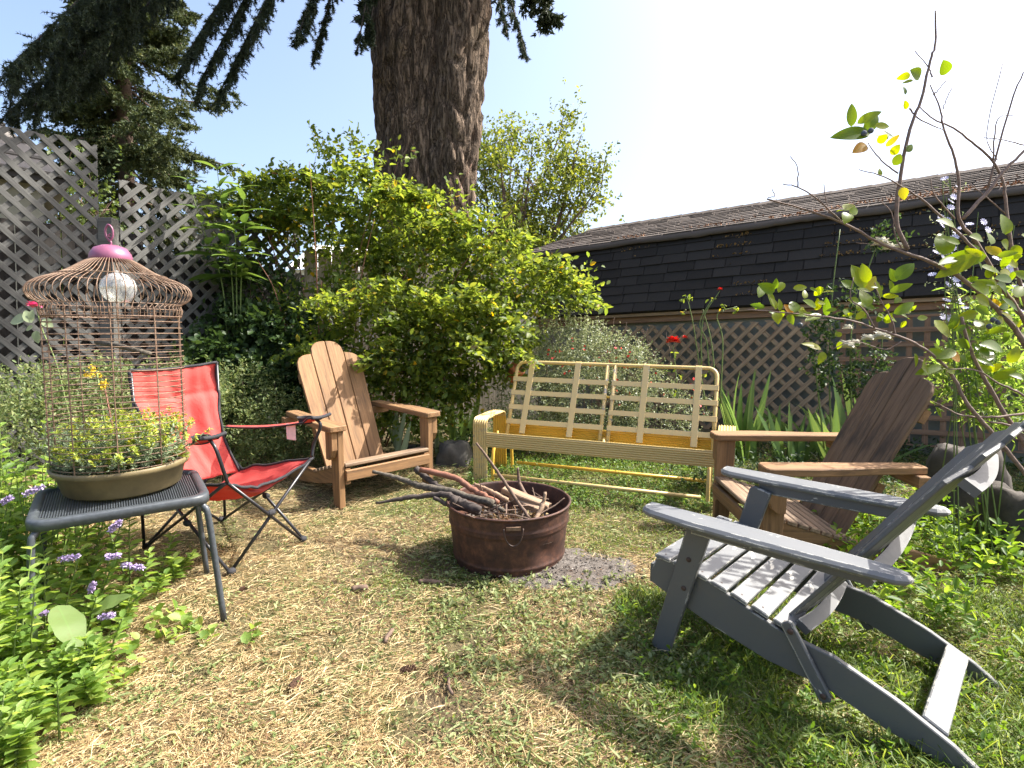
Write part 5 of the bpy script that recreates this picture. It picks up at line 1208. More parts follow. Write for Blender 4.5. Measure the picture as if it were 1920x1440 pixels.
# --- white climbing rose on the square lattice
wr_b = Vector((at(1600, 800, 4.35).x, 4.35, gz(0, 4.35))); wrp = thing('white_rose_plant', 'thin climbing rose with cream white blooms on the square lattice', 'plant', Matrix.Translation(wr_b)); mb = MB()
for path in ([(1560, 840), (1555, 700), (1560, 560), (1575, 430)], [(1600, 840), (1595, 700), (1600, 600), (1640, 470), (1655, 455)], [(1640, 840), (1650, 700), (1655, 620)], [(1545, 840), (1530, 700), (1520, 640)]):
    pts = bez([at(px, py, 4.3) - wr_b for px, py in path], 5); mb.tube(pts, [.008 * (1 - .6 * i / len(pts)) for i in range(len(pts))], 6)
mb.build('stems', M['stem_green'], wrp, smooth=True)
for px, py, r in ((1588, 645, .055), (1628, 632, .04), (1655, 628, .058), (1590, 612, .03), (1652, 452, .05), (1668, 462, .04), (1690, 460, .04), (1605, 640, .03)): bloom('bloom', wrp, wr_b, at(px, py, 4.2), r, M['white_flower'], 18)
C = np.concatenate([lobe(1540, 650, 4.3, 30, 90, .08, 70)[0], lobe(1620, 700, 4.3, 50, 60, .08, 90)[0], lobe(1660, 440, 4.25, 40, 30, .08, 26)[0], lobe(1590, 560, 4.3, 60, 30, .08, 40)[0]]); P, D, N, L = sprigs(C, rng.normal(size=C.shape), .08, 6, .04)
leaves('foliage', M['vine_leaf'], P - np.array(wr_b), D, N, L, L * .65, wrp)

# --- blueberry bush in the right foreground
BY = 2.25; bb_ = Vector((at(1990, 900, BY).x, BY + .05, gz(0, BY))); blue = thing('blueberry_bush', 'leggy blueberry bush with bare twigs and backlit leaves leaning over the grey chair', 'bush', Matrix.Translation(bb_))
paths = [([(1438, 373), (1517, 395), (1587, 421), (1657, 459), (1721, 482), (1747, 492), (1803, 522), (1850, 561), (1889, 600), (1914, 633), (1960, 720), (1985, 830), (1990, 1000)], .003, .012, 0),
         ([(1754, 20), (1754, 80), (1744, 115), (1727, 188), (1706, 243), (1689, 328), (1681, 415), (1702, 468)], .003, .008, 0),
         ([(1744, 159), (1762, 202), (1770, 243), (1788, 290), (1798, 342), (1798, 410), (1832, 456), (1880, 540), (1925, 610), (1975, 750), (1990, 950)], .002, .010, .05),
         ([(1721, 197), (1750, 223), (1788, 240), (1829, 272), (1861, 302), (1881, 342), (1887, 395), (1900, 480), (1935, 620)], .002, .007, .1),
         ([(1960, 240), (1919, 284), (1881, 322), (1852, 360), (1805, 410)], .004, .007, .02), ([(1610, 318), (1657, 331), (1692, 351), (1730, 375), (1762, 404), (1800, 440), (1840, 480)], .0015, .006, -.03),
         ([(1400, 580), (1469, 586), (1525, 592), (1594, 601), (1650, 619), (1706, 639), (1747, 664), (1783, 700), (1811, 753), (1833, 780), (1900, 860), (1975, 960)], .0018, .008, -.1),
         ([(1803, 594), (1814, 639), (1833, 686), (1861, 736), (1886, 780), (1919, 828), (1980, 960)], .005, .009, -.05), ([(1744, 750), (1772, 764), (1800, 778), (1844, 782), (1886, 780), (1960, 770)], .0015, .005, -.08), ([(1778, 692), (1830, 694), (1872, 719), (1919, 742), (1980, 800)], .0015, .005, -.12),
         ([(1468, 345), (1496, 351), (1531, 372), (1572, 410), (1587, 421)], .0018, .004, 0), ([(1482, 293), (1495, 313), (1496, 350)], .001, .0025, 0), ([(1684, 325), (1657, 305), (1636, 281), (1627, 267)], .003, .0015, 0), ([(1545, 345), (1548, 372), (1555, 400)], .001, .002, 0), ([(1440, 370), (1452, 368), (1448, 355)], .001, .0015, 0),
         ([(1880, 120), (1850, 250), (1870, 300)], .001, .002, .1), ([(1905, 215), (1870, 225), (1862, 300)], .001, .003, .05), ([(1845, 258), (1880, 262), (1920, 272)], .001, .0025, .05), ([(1770, 243), (1755, 238), (1722, 222), (1705, 203)], .0015, .003, 0), ([(1715, 95), (1740, 125), (1748, 145)], .001, .003, 0), ([(1775, 150), (1760, 168), (1750, 178)], .001, .0025, 0), ([(1785, 165), (1775, 185), (1768, 205)], .001, .002, 0),
         ([(1820, 345), (1850, 370), (1885, 400)], .001, .003, .1), ([(1650, 375), (1672, 400), (1678, 440), (1690, 465)], .001, .003, .05), ([(1745, 335), (1752, 365), (1790, 410)], .001, .003, 0), ([(1690, 640), (1660, 655), (1600, 640), (1560, 655)], .002, .001, -.1), ([(1680, 630), (1672, 600), (1650, 560), (1640, 530)], .003, .0015, -.1), ([(1640, 615), (1620, 580), (1595, 560), (1600, 520)], .003, .0015, -.12), ([(1702, 468), (1650, 460), (1605, 455)], .003, .001, .0), ([(1850, 790), (1900, 800), (1960, 830)], .003, .006, -.06), ([(1850, 360), (1900, 180), (1930, 120)], .004, .002, .1)]
for path, r0, r1, dy in paths:
    pts = bez([at(px, py, BY + dy) - bb_ for px, py in path], 5); n = len(pts)
    pts = [p + Vector((mnoise.noise((i * .8, dy, 1)), 0, mnoise.noise((i * .8, dy, 7)))) * .004 for i, p in enumerate(pts)]
    MB().tube(pts, [max(.0018, (r0 + (r1 - r0) * (i / (n - 1))) * 1.1) for i in range(n)], 7).build('branch', M['bark_blue'], blue, smooth=True)
rl = random.Random(5)
LV = [(1596, 238, 1598, 192, 20), (1607, 232, 1655, 204, 22), (1620, 248, 1650, 215, 26), (1640, 236, 1670, 236, 14), (1632, 250, 1565, 249, 17), (1640, 255, 1690, 241, 14), (1645, 268, 1664, 252, 18), (1660, 275, 1688, 252, 14), (1670, 290, 1688, 272, 18), (1675, 310, 1690, 288, 24), (1625, 272, 1603, 282, 14), (1648, 330, 1653, 315, 12), (1700, 285, 1712, 270, 10), (1773, 140, 1772, 114, 20), (1707, 140, 1685, 146, 14), (1712, 152, 1690, 155, 14), (1725, 145, 1712, 130, 16), (1697, 178, 1698, 160, 12), (1700, 205, 1697, 188, 9), (1690, 352, 1698, 374, 18),
      (1587, 395, 1570, 390, 12), (1590, 395, 1592, 380, 13), (1592, 398, 1613, 393, 12), (1590, 400, 1588, 412, 11), (1434, 577, 1406, 570, 14), (1450, 575, 1443, 540, 13), (1455, 580, 1452, 558, 15), (1462, 583, 1462, 560, 13), (1490, 586, 1488, 562, 18), (1500, 588, 1520, 580, 12), (1530, 575, 1508, 562, 12), (1550, 592, 1551, 560, 15), (1455, 586, 1460, 602, 20), (1540, 590, 1510, 600, 10),
      (1620, 540, 1602, 495, 26), (1625, 530, 1620, 495, 20), (1622, 545, 1645, 518, 20), (1600, 540, 1580, 525, 20), (1625, 575, 1622, 540, 30), (1650, 560, 1645, 525, 16), (1680, 525, 1714, 490, 28), (1680, 528, 1672, 505, 14), (1668, 548, 1712, 531, 13), (1655, 555, 1685, 555, 14), (1675, 588, 1722, 566, 18), (1645, 604, 1652, 588, 16), (1610, 565, 1590, 560, 16), (1690, 590, 1710, 590, 14), (1640, 580, 1618, 570, 14), (1660, 606, 1672, 588, 12), (1575, 632, 1568, 620, 12), (1577, 640, 1570, 655, 10), (1540, 655, 1508, 640, 14), (1545, 660, 1538, 680, 14),
      (1752, 600, 1782, 632, 24), (1740, 655, 1790, 678, 20), (1800, 680, 1812, 665, 20), (1800, 672, 1780, 665, 18), (1715, 662, 1722, 688, 10), (1728, 690, 1748, 680, 22), (1770, 688, 1717, 700, 14), (1790, 700, 1770, 685, 20), (1890, 680, 1915, 650, 24), (1862, 710, 1910, 692, 16),
      (1790, 425, 1763, 408, 22), (1770, 478, 1772, 432, 34), (1808, 478, 1838, 462, 24), (1858, 458, 1856, 432, 28), (1885, 440, 1890, 400, 40), (1850, 480, 1765, 488, 14), (1830, 480, 1760, 515, 16), (1870, 480, 1910, 470, 16), (1840, 500, 1880, 510, 18), (1835, 520, 1802, 530, 16), (1870, 530, 1905, 550, 20), (1860, 560, 1880, 590, 18), (1880, 560, 1915, 580, 18), (1845, 600, 1860, 620, 22), (1900, 620, 1915, 600, 20), (1810, 560, 1830, 575, 14)]
for i in range(40):
    x_ = rl.uniform(1425, 1720); y_ = 585 - .06 * (1720 - x_) + rl.uniform(-45, 22); a_ = rl.uniform(0, 6.28); l_ = rl.uniform(15, 30); LV.append((x_, y_, x_ + l_ * math.cos(a_), y_ + l_ * .7 * math.sin(a_), l_ * .45))
for i in range(56): 
    x_ = rl.uniform(1790, 1930); y_ = rl.uniform(440, 720); a_ = rl.uniform(0, 6.28); l_ = rl.uniform(22, 42); LV.append((x_, y_, x_ + l_ * math.cos(a_), y_ + l_ * .7 * math.sin(a_), l_ * .45))
for i, (x0_, y0_, x1_, y1_, w_) in enumerate(LV):
    Yl = BY + rl.uniform(-.12, .06); a_ = at(x0_, y0_, Yl); b__ = at(x1_, y1_, Yl + rl.uniform(-.04, .04)); v = b__ - a_; wl = min(.75, max(.3, w_ / math.hypot(x1_ - x0_, y1_ - y0_)))
    kk = round(wl * 5) / 5
    put_leaf(blue, bb_, a_, v, (rl.uniform(-.5, .5), -1.0, rl.uniform(-.1, .8)), v.length, 'blueberry_leaf%d_%d' % (round(kk * 10), i % 3), M['blue_leaf'], kk, curl=(.08, .2, .34)[i % 3], fold=.22)
for px, py in ((1500, 610), (1880, 577), (1862, 600), (1872, 604), (1855, 612), (1620, 250), (1633, 245), (1660, 258), (1885, 590)):
    p = at(px, py, BY - .03) - bb_; MB().sphere(tuple(p), .011, 10, 8).build('berry', M['berry'], blue, smooth=True)
# --- lilac asters
as_b = Vector((at(1840, 800, 2.9).x, 2.9, gz(0, 2.9))); ast = thing('aster_plant', 'tall aster with small lilac-white daisy flowers against the shed roof', 'plant', Matrix.Translation(as_b)); mb = MB(); fl = []
ra = random.Random(9)
for i in range(11):
    tx_, ty_ = ra.uniform(1765, 1915), ra.uniform(325, 520); pts = bez([as_b + Vector((ra.uniform(-.25, .25), ra.uniform(-.15, .15), 0)), at(1840 + (tx_ - 1840) * .8 + ra.uniform(-25, 25), 620 + ra.uniform(-40, 40), 2.9), at(tx_, ty_, 2.9)], 7); pts = [p - as_b for p in pts]; mb.tube(pts, [.004 * (1 - .6 * k / len(pts)) for k in range(len(pts))], 5)
    for k in range(5): fl.append(pts[-1 - ra.randrange(0, 8)] + Vector((ra.uniform(-.05, .05), ra.uniform(-.03, .03), ra.uniform(-.03, .05))))
mb.build('stems', M['stem_green'], ast)
C = np.array([tuple(f) for f in fl]) + np.array(as_b); P, D, N, L = sprigs(C - [0, 0, .04], rng.normal(size=C.shape), .07, 6, .018); leaves('foliage', M['salvia_leaf'], P - np.array(as_b), D, N, L, L * .4, ast)
C = np.concatenate([lobe(1840, 620, 2.9, 60, 80, .15, 120)[0], lobe(1880, 740, 2.9, 60, 90, .15, 170)[0], lobe(1790, 720, 3.0, 50, 60, .12, 80)[0]]); P, D, N, L = sprigs(C, rng.normal(size=C.shape) + [0, 0, .4], .10, 6, .05); leaves('leafage', M['mint_leaf'], P - np.array(as_b), D, N, L, L * .3, ast)
dz_ = MB(); 
for k in range(10): a_ = k * .6283; dz_.add([(0, 0, 0), (.016 * math.cos(a_ - .22), .016 * math.sin(a_ - .22), .003), (.021 * math.cos(a_), .021 * math.sin(a_), .002), (.016 * math.cos(a_ + .22), .016 * math.sin(a_ + .22), .003)], [(0, 1, 2, 3)])
dm_ = mesh('daisy', dz_.v, dz_.f); dm_.materials.append(M['lilac_flower'])
for f in fl: obj('flower', dm_, ast, None, Matrix.Translation(f) @ Matrix.Rotation(ra.uniform(.3, 1.3), 4, 'X') @ Matrix.Rotation(ra.uniform(-.6, .6), 4, 'Y'))

# --- left foreground: hyssop / mint clump with purple spikes, dock and woolly leaves
hy = Vector((-2.02, 2.15, gz(0, 2.15))); hys = thing('hyssop_plant', 'leafy mint-green hyssop clump with purple flower spikes beside the side table', 'plant', Matrix.Translation(hy)); rh = np.random.default_rng(31)
PP = []; DD = []; NN = []; LL = []; mb = MB()
for i in range(270):
    bx, by = rh.uniform(-2.7, -1.38), rh.uniform(1.5, 2.75)
    if bx > -1.62 and by > 2.0: by = rh.uniform(1.5, 1.95)
    h = rh.uniform(.26, .50) * (1.3 if bx < -1.9 else .8)
    if bx > -1.75: h *= .55
    if 180 < i < 222: bx, by, h = rh.uniform(-2.05, -1.66), rh.uniform(1.60, 1.90), rh.uniform(.34, .50)
    elif i >= 222: bx, by, h = rh.uniform(-2.75, -2.08), rh.uniform(2.1, 2.9), rh.uniform(.5, .78)
    tip = np.array([bx + rh.normal() * .07 + .03, by + rh.normal() * .06, gz(0, by) + h]); b_ = np.array([bx, by, gz(0, by)])
    mb.tube([tuple(b_ - np.array(hy)), tuple((b_ + tip) / 2 + [0, 0, .02] - np.array(hy)), tuple(tip - np.array(hy))], [.004, .003, .002], 5)
    n = 12
    for k in range(n):
        t = .15 + .85 * k / (n - 1); p = b_ + (tip - b_) * t
        for s in (0, math.pi):
            a_ = k * math.pi / 2 + s + rh.normal() * .25; PP.append(p); DD.append((math.cos(a_), math.sin(a_), .25 + .5 * t)); NN.append((rh.normal() * .3, rh.normal() * .3, 1)); LL.append((.065 - .035 * max(0, t - .5)) * rh.uniform(.7, 1.1))
mb.build('stems', M['stem_green'], hys); LL = np.array(LL); PP = np.array(PP) - np.array(hy); DD = np.array(DD); NN = np.array(NN); k = split_leaves(hys, PP, DD, NN, LL, .55, 'hyssop_leaf', M['mint_single']); leaves('foliage', M['mint_leaf'], PP[k], DD[k], NN[k], LL[k], LL[k] * .55, hys, curl=.25)
for px, py, ang, ln in ((62, 920, 25, .075), (130, 1046, 8, .07), (212, 1043, 5, .05), (250, 1062, -8, .075), (172, 1102, 60, .03), (72, 1152, 15, .07), (200, 1155, 10, .05), (215, 987, 40, .05), (12, 938, 30, .04)):
    c = at(px, py, 2.05) - hy; d = Vector((math.cos(R(ang)), 0, math.sin(R(ang)))); k_ = 150; t_ = rng.random(k_) - .5; ax = np.array(c) + np.outer(t_ * ln, np.array(d)); rad = nrm(rng.normal(size=(k_, 3))); rr2 = .010 * (1 - 1.2 * np.abs(t_) ** 1.5)
    leaves('flower_spike', M['purple_flower'], ax + rad * rr2[:, None] * .3, rad + np.array(d) * .3, rng.normal(size=(k_, 3)), .012, .006, hys, kind=None)
dk = GM @ gnd(150, 1215); dock = thing('dock_plant', 'broad dock leaf with insect holes among the hyssop', 'plant', Matrix.Translation(dk))
for a0, b0, w in (((108, 1135, 1.98), (152, 1212, 1.86), .46), ((120, 1220, 1.95), (100, 1265, 1.85), .45), ((170, 1150, 2.1), (240, 1110, 2.12), .5), ((60, 1180, 2.0), (20, 1130, 2.0), .6)):
    a_, b__ = at(*a0), at(*b0); put_leaf(dock, dk, a_, b__ - a_, (.5, -.25, 1.0), (b__ - a_).length, 'dock%d' % int(w * 100), M['dock_leaf'], w, curl=.15, fold=.2, wav=.12)
wk = GM @ gnd(40, 1270); wool = thing('woolly_plant', 'woolly grey-green leaves at the edge of the hyssop', 'plant', Matrix.Translation(wk))
for a0, b0, w in (((58, 1250, 1.95), (46, 1118, 1.98), .26), ((25, 1260, 1.95), (10, 1165, 1.95), .28)):
    a_, b__ = at(*a0), at(*b0); put_leaf(wool, wk, a_, b__ - a_, (.2, -1, .4), (b__ - a_).length, 'wool%d' % int(w * 100), M['mullein_leaf'], w, curl=.12, fold=.2, wav=.1)
# seed-headed dry grass at the far left
dg = Vector((at(40, 800, 3.2).x, 3.2, gz(0, 3.2))); n = 900; P = np.stack([rng.uniform(-3.3, -2.35, n), rng.uniform(2.7, 3.6, n), np.zeros(n)], 1); P[:, 2] = gzv(P)
V, F = blades(P, rng.normal(size=(n, 3)) * [.45, .45, 0] + [0, 0, 1], .25 + .45 * rng.random(n), .006, .8); dgr = obj('dry_grass', np_mesh('dry_grass', V, F, np.repeat(.55 + .45 * rng.random(n), 3)), None, M['straw']); tag(dgr, 'bleached dry grass with seed heads at the foot of the tall lattice', 'grass', kind='stuff')
# pink rose by the cage
pk = Vector((at(70, 760, 3.3).x, 3.3, gz(0, 3.3))); pr_ = thing('rose_plant', 'slender rose with a pink bloom touching the left side of the birdcage', 'plant', Matrix.Translation(pk))
pts = bez([at(130, 780, 3.3) - pk, at(105, 680, 3.3) - pk, at(80, 620, 3.3) - pk, at(68, 575, 3.3) - pk], 5); MB().tube([Vector((.17, 0, 0))] + pts, .004, 6).build('stem', M['stem_green'], pr_, smooth=True)
bloom('bloom', pr_, pk, at(64, 570, 3.3), .035, M['pink_flower'], 14)
for px, py, ex, ey in ((52, 596, 22, 602), (60, 605, 48, 585), (62, 612, 50, 618), (75, 610, 92, 600), (68, 620, 70, 640), (80, 600, 96, 612), (58, 600, 60, 584)):
    a_, b__ = at(px, py, 3.25), at(ex, ey, 3.25); put_leaf(pr_, pk, a_, b__ - a_, (.2, -1, .6), (b__ - a_).length * 1.2, 'roselet', M['iris_pale'], .65, curl=.1)

# --- succulents in the planter
sd = thing('sedum_plant', 'dense blue-green and yellow sedum cushion growing in the planter', 'plant', PM); n = 560; a_ = rng.random(n) * 6.283; r_ = np.sqrt(rng.random(n)) * .225
C = np.stack([r_ * np.cos(a_), r_ * np.sin(a_), np.full(n, .095)], 1); h = .09 + .10 * rng.random(n); h *= np.where(C[:, 1] < -.15, .55, 1)
A = np.stack([C[:, 0] * 1.5, C[:, 1] * 1.5, np.ones(n)], 1) + rng.normal(size=(n, 3)) * .18; P, D, N, L = sprigs(C, A, h, 20, .021, .7, 1.0, .2)
leaves('shoots', M['sedum_blue'], P, D, N, L, L * .35, sd)
k = rng.random(n) < .75; T = C[k] + nrm(A[k]) * h[k][:, None] * .98; sel = np.where(T[:, 0] > -.14, True, rng.random(len(T)) < .3); T = T[sel]; P, D, N, L = sprigs(T, A[k][sel], .028, 14, .015, 1.0, 1.0, .3); leaves('flower_heads', M['sedum_yellow'], P, D, N, L, L * .6, sd)
for px, py, r2 in ((335, 855, .05), (305, 862, .04), (275, 868, .035), (352, 838, .04), (245, 878, .03), (205, 885, .03), (320, 872, .03)):
    c = PM.inverted() @ at(px, py, 0) if False else None
    g2 = gnd(px, py, tz + .12); p_ = Vector((g2.x - pc[0], g2.y - pc[1], .115)); p_.xy *= min(1, .225 / max(.01, p_.xy.length)); m_ = 26; i_ = np.arange(m_); aa = i_ * 2.4; tl = 1.45 - 1.1 * i_ / m_
    dd = np.stack([np.cos(aa) * np.sin(tl), np.sin(aa) * np.sin(tl), np.cos(tl)], 1); leaves('rosette', M['sedum_green'], np.repeat(np.array([tuple(p_)]), m_, 0), dd, np.stack([-np.cos(aa), -np.sin(aa), np.ones(m_) * .7], 1), r2, r2 * .45, sd, kind=None)
ys = thing('stonecrop_stem', 'pair of tall yellow-flowered succulent stems inside the birdcage', 'plant', PM)
for x0, y0, px, py, mt_ in ((-.03, -.02, 182, 700, 'stem_green'), (.01, -.03, 196, 725, 'bark_red')):
    e = Vector(atg(px, py, pc[1] - .03)); e = Vector((e.x - pc[0], e.y - pc[1], e.z - tz - .002)); MB().tube([(x0, y0, .09), (x0 * .5 + e.x * .5, e.y, (e.z + .09) / 2), e], .0035, 6).build('stem', M[mt_], ys, smooth=True)
    for q_ in range(4): c = np.array(e) + rng.normal(size=3) * [.02, .01, .012]; kk = 26; leaves('flower_head', M['yellow_flower'], np.repeat(c[None], kk, 0) + rng.normal(size=(kk, 3)) * .006, rng.normal(size=(kk, 3)), rng.normal(size=(kk, 3)), .010, .006, ys, kind=None)

# --- leafy weeds on the right, under and behind the chairs
def weeds(name, label, x0, x1, y0, y1, n, h, leaf, mat, nl=8, ratio=.45, excl=None, upv=1.0):
    C = np.stack([rng.uniform(x0, x1, n), rng.uniform(y0, y1, n), np.zeros(n)], 1)
    keep = np.array([mnoise.noise((c[0] * 2.2, c[1] * 2.2, len(name))) > -.25 for c in C]); C = C[keep]; C[:, 2] = gzv(C) + .005
    A = rng.normal(size=C.shape) * [.35, .35, 0] + [0, 0, upv]; P, D, N, L = sprigs(C, A, h * (.5 + .7 * rng.random(len(C))), nl, leaf, 1.0, .9, .25)
    b = C.mean(0); b[2] = gz(0, b[1]); o = leaves(name, M[mat], P - b, D, N, L, L * ratio, None, mtx=Matrix.Translation(b)); return tag(o, label, 'weeds', kind='stuff')
weeds('leafy_weeds', 'lush leafy weeds beside the rocks behind the grey chair', 1.55, 3.0, 2.25, 3.5, 420, .22, .055, 'weed_leaf', 10)
weeds('leafy_weeds', 'knee-high weeds growing right of the grey chair tail', 1.75, 2.5, 1.5, 2.3, 120, .16, .045, 'weed_leaf', 9)
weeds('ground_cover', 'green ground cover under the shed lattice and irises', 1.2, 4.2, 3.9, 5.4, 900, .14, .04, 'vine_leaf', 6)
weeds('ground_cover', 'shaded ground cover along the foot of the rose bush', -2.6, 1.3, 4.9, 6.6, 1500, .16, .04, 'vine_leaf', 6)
weeds('clover_patch', 'bright clover and weeds growing under the glider', -.35, 1.6, 3.65, 5.0, 2600, .055, .019, 'clover', 5, .8)
weeds('clover_patch', 'trodden clover patch in front of the washtub', -.35, .8, 1.9, 2.75, 620, .025, .022, 'clipping', 5, .6, upv=.4)
weeds('leafy_weeds', 'scattered weed seedlings in the dry lawn by the camp chair', -1.3, -.3, 1.6, 3.9, 240, .02, .018, 'clipping', 5, .6, upv=.5)
weeds('mallow_patch', 'round pale mallow leaves by the foot of the side table', -1.75, -1.0, 1.9, 2.5, 100, .05, .045, 'mint_leaf', 4, .9, upv=.6)
weeds('leafy_weeds', 'low weeds under the seat of the grey chair', .45, 1.6, 1.5, 2.4, 330, .05, .028, 'weed_leaf', 6, .45)

# ------------------------------------------------------------------ lawn: dry clippings, grass, and small things on the ground
def zone_green(x, y): return .50 + 1.4 * mnoise.noise((x * 1.3, y * 1.3, 2)) + .35 * mnoise.noise((x * 4, y * 4, 6)) + .75 * (x - .15) - (.25 if y < 3.6 else -.35) + (.6 if y > 3.7 and x > -.4 else 0) + (.5 if x < -1.2 and y < 2.3 else 0)
def bare(x, y): return (x + .016) ** 2 + (y * 1.0 - 3.005) ** 2 < .29 ** 2 or ((x - .28) / .27) ** 2 + ((y - 2.80) / .15) ** 2 < 1 - .5 * mnoise.noise((x * 9, y * 9, 3))
def scatter(n, ymax=5.2):
    y = 1.35 + (ymax - 1.35) * rng.random(n) ** 1.35; x = (rng.random(n) * 2 - 1) * (y + .25) * .93; return np.stack([x, y, y * TS], 1)
C = scatter(200000); gr = np.array([zone_green(a, b) for a, b, _ in C]); br = np.array([bare(a, b) for a, b, _ in C])
soilp = np.array([mnoise.noise((a * 2.6, b * 2.6, 11)) for a, b, _ in C]) > .30
k = (~br) & (rng.random(len(C)) < np.clip(.95 - .75 * gr, .10, 1)) & ~(soilp & (rng.random(len(C)) < .85)); P = C[k]; n = len(P)
hp = np.array([mnoise.noise((a * 4.5, b * 4.5, 31)) for a, b, _ in P]); ag = np.array([mnoise.noise((a * 1.8, b * 1.8, 41)) for a, b, _ in P]) * 7 + rng.normal(size=n) * .75
P[:, 2] += (.004 + .030 * np.clip(hp + .1, 0, 1)) * rng.random(n); V, F = blades(P, np.stack([np.cos(ag), np.sin(ag), .06 + .16 * rng.normal(size=n) + .15 * np.clip(hp, 0, 1)], 1), .02 + .11 * rng.random(n) ** 3, .0013 + .0015 * rng.random(n), .35)
tag(obj('dry_clippings', np_mesh('dry_clippings', V, F, np.repeat(np.clip(rng.normal(.5, .28, n), 0, 1), 3)), None, M['straw']), 'scattered straw-coloured grass clippings over the yard', 'clippings', kind='stuff')
C = scatter(190000, 6.0); gr = np.array([zone_green(a, b) for a, b, _ in C]); br = np.array([bare(a, b) for a, b, _ in C])
k = (~br) & (rng.random(len(C)) < np.clip(.06 + .9 * gr, .02, 1)); P = C[k]; n = len(P)
V, F = blades(P, rng.normal(size=(n, 3)) * [.55, .55, 0] + [0, 0, .8], .015 + .05 * rng.random(n) ** 1.5, .0026 + .002 * rng.random(n), .9)
tag(obj('lawn_grass', np_mesh('lawn_grass', V, F, np.repeat(np.clip(rng.normal(.5, .26, n), 0, 1), 3)), None, M['grass']), 'short patchy green lawn grass', 'grass', kind='stuff')
C = scatter(80000, 5.0); gr = np.array([zone_green(a, b) for a, b, _ in C]); br = np.array([bare(a, b) for a, b, _ in C]); nz_ = np.array([mnoise.noise((a * 5, b * 5, 21)) for a, b, _ in C])
k = (~br) & (rng.random(len(C)) < np.clip(.40 + .4 * gr + .9 * nz_, .04, 1)); P = C[k]; n = len(P); P[:, 2] += .004 + rng.random(n) * .014
o = leaves('green_clippings', M['clipping'], P, rng.normal(size=(n, 3)) * [1, 1, .2], rng.normal(size=(n, 3)) * .4 + [0, 0, 1], .010 + .050 * rng.random(n) ** 2.6, .004 + .010 * rng.random(n) ** 1.5); tag(o, 'freshly cut pale green leaf clippings strewn over the dry lawn', 'clippings')
C = scatter(26000, 4.6); br = np.array([(a + .016) ** 2 + (b - 3.005) ** 2 < .30 ** 2 for a, b, _ in C]); P = C[~br]; n = len(P); P[:, 2] += .006 + rng.random(n) * .01
o = leaves('leaf_litter', M['dry_leaf'], P, rng.normal(size=(n, 3)) * [1, 1, .25], rng.normal(size=(n, 3)) * .5 + [0, 0, 1], .006 + .018 * rng.random(n) ** 3, .003 + .006 * rng.random(n)); tag(o, 'fine brown leaf litter and bark crumbs on the lawn', 'litter')
tc_ = np.stack([rng.uniform(-1.3, 1.4, 90), rng.uniform(1.5, 4.2, 90)], 1); tc_ = np.array([q_ for q_ in tc_ if not bare(q_[0], q_[1]) and zone_green(q_[0], q_[1]) > .25]); n = len(tc_) * 60; P = np.repeat(tc_, 60, 0) + rng.normal(size=(n, 2)) * .028; P = np.concatenate([P, P[:, 1:2] * TS], 1)
V, F = blades(P, rng.normal(size=(n, 3)) * [.7, .7, 0] + [0, 0, .8], .02 + .06 * rng.random(n), .0024, 1.0); tag(obj('grass_tufts', np_mesh('grass_tufts', V, F, np.repeat(rng.random(n), 3)), None, M['grass']), 'small upright tufts of green grass dotted through the dry lawn', 'grass', kind='stuff')
n = 15000; P = np.stack([rng.uniform(.45, 2.4, n), rng.uniform(1.4, 2.6, n), np.zeros(n)], 1); kp = np.array([mnoise.noise((a * 3, b * 3, 5)) > -.1 for a, b, _ in P]); P = P[kp]; n = len(P); P[:, 2] = gzv(P)
V, F = blades(P, rng.normal(size=(n, 3)) * [.5, .5, 0] + [0, 0, 1], .05 + .15 * rng.random(n) ** 1.8, .0042, 1.1)
tag(obj('tall_grass', np_mesh('tall_grass', V, F, np.repeat(rng.random(n) * .8, 3)), None, M['grass']), 'longer unmown grass tufts around the grey chair frame', 'grass', kind='stuff')
# ash spilled by the tub
V = [(0, 0, .016)]; F = []; na = 48
for j, f in enumerate((.35, .7, .9, 1.0)):
    for i in range(na):
        a_ = 2 * math.pi * i / na; r0_ = 1 + .16 * mnoise.noise((math.cos(a_) * 2, math.sin(a_) * 2, 3)) + .08 * mnoise.noise((math.cos(a_) * 6, math.sin(a_) * 6, 3)); V.append((  .38 * f * r0_ * math.cos(a_), .25 * f * r0_ * math.sin(a_), .016 * (1 - f) + .006 * mnoise.noise((math.cos(a_) * f * 5, math.sin(a_) * f * 5, 9)) - (.02 if f == 1 else 0)))
F = [(0, 1 + i, 1 + (i + 1) % na) for i in range(na)] + [(1 + j * na + i, 1 + (j + 1) * na + i, 1 + (j + 1) * na + (i + 1) % na, 1 + j * na + (i + 1) % na) for j in range(3) for i in range(na)]
o = obj('ash_patch', mesh('ash_patch', V, F, True), None, M['ash'], gm(.27, 2.85, 0, .004)); tag(o, 'pale grey ash spilled on the ground beside the washtub', 'ash', kind='structure')
n = 420; P = np.stack([rng.normal(size=n) * .17, rng.normal(size=n) * .11, .012 + .01 * rng.random(n)], 1); leaves('charcoal_bits', M['char'], P, rng.normal(size=(n, 3)) * [1, 1, .3], rng.normal(size=(n, 3)) * .5 + [0, 0, 1], .006 + .02 * rng.random(n) ** 2, .004 + .008 * rng.random(n), o)
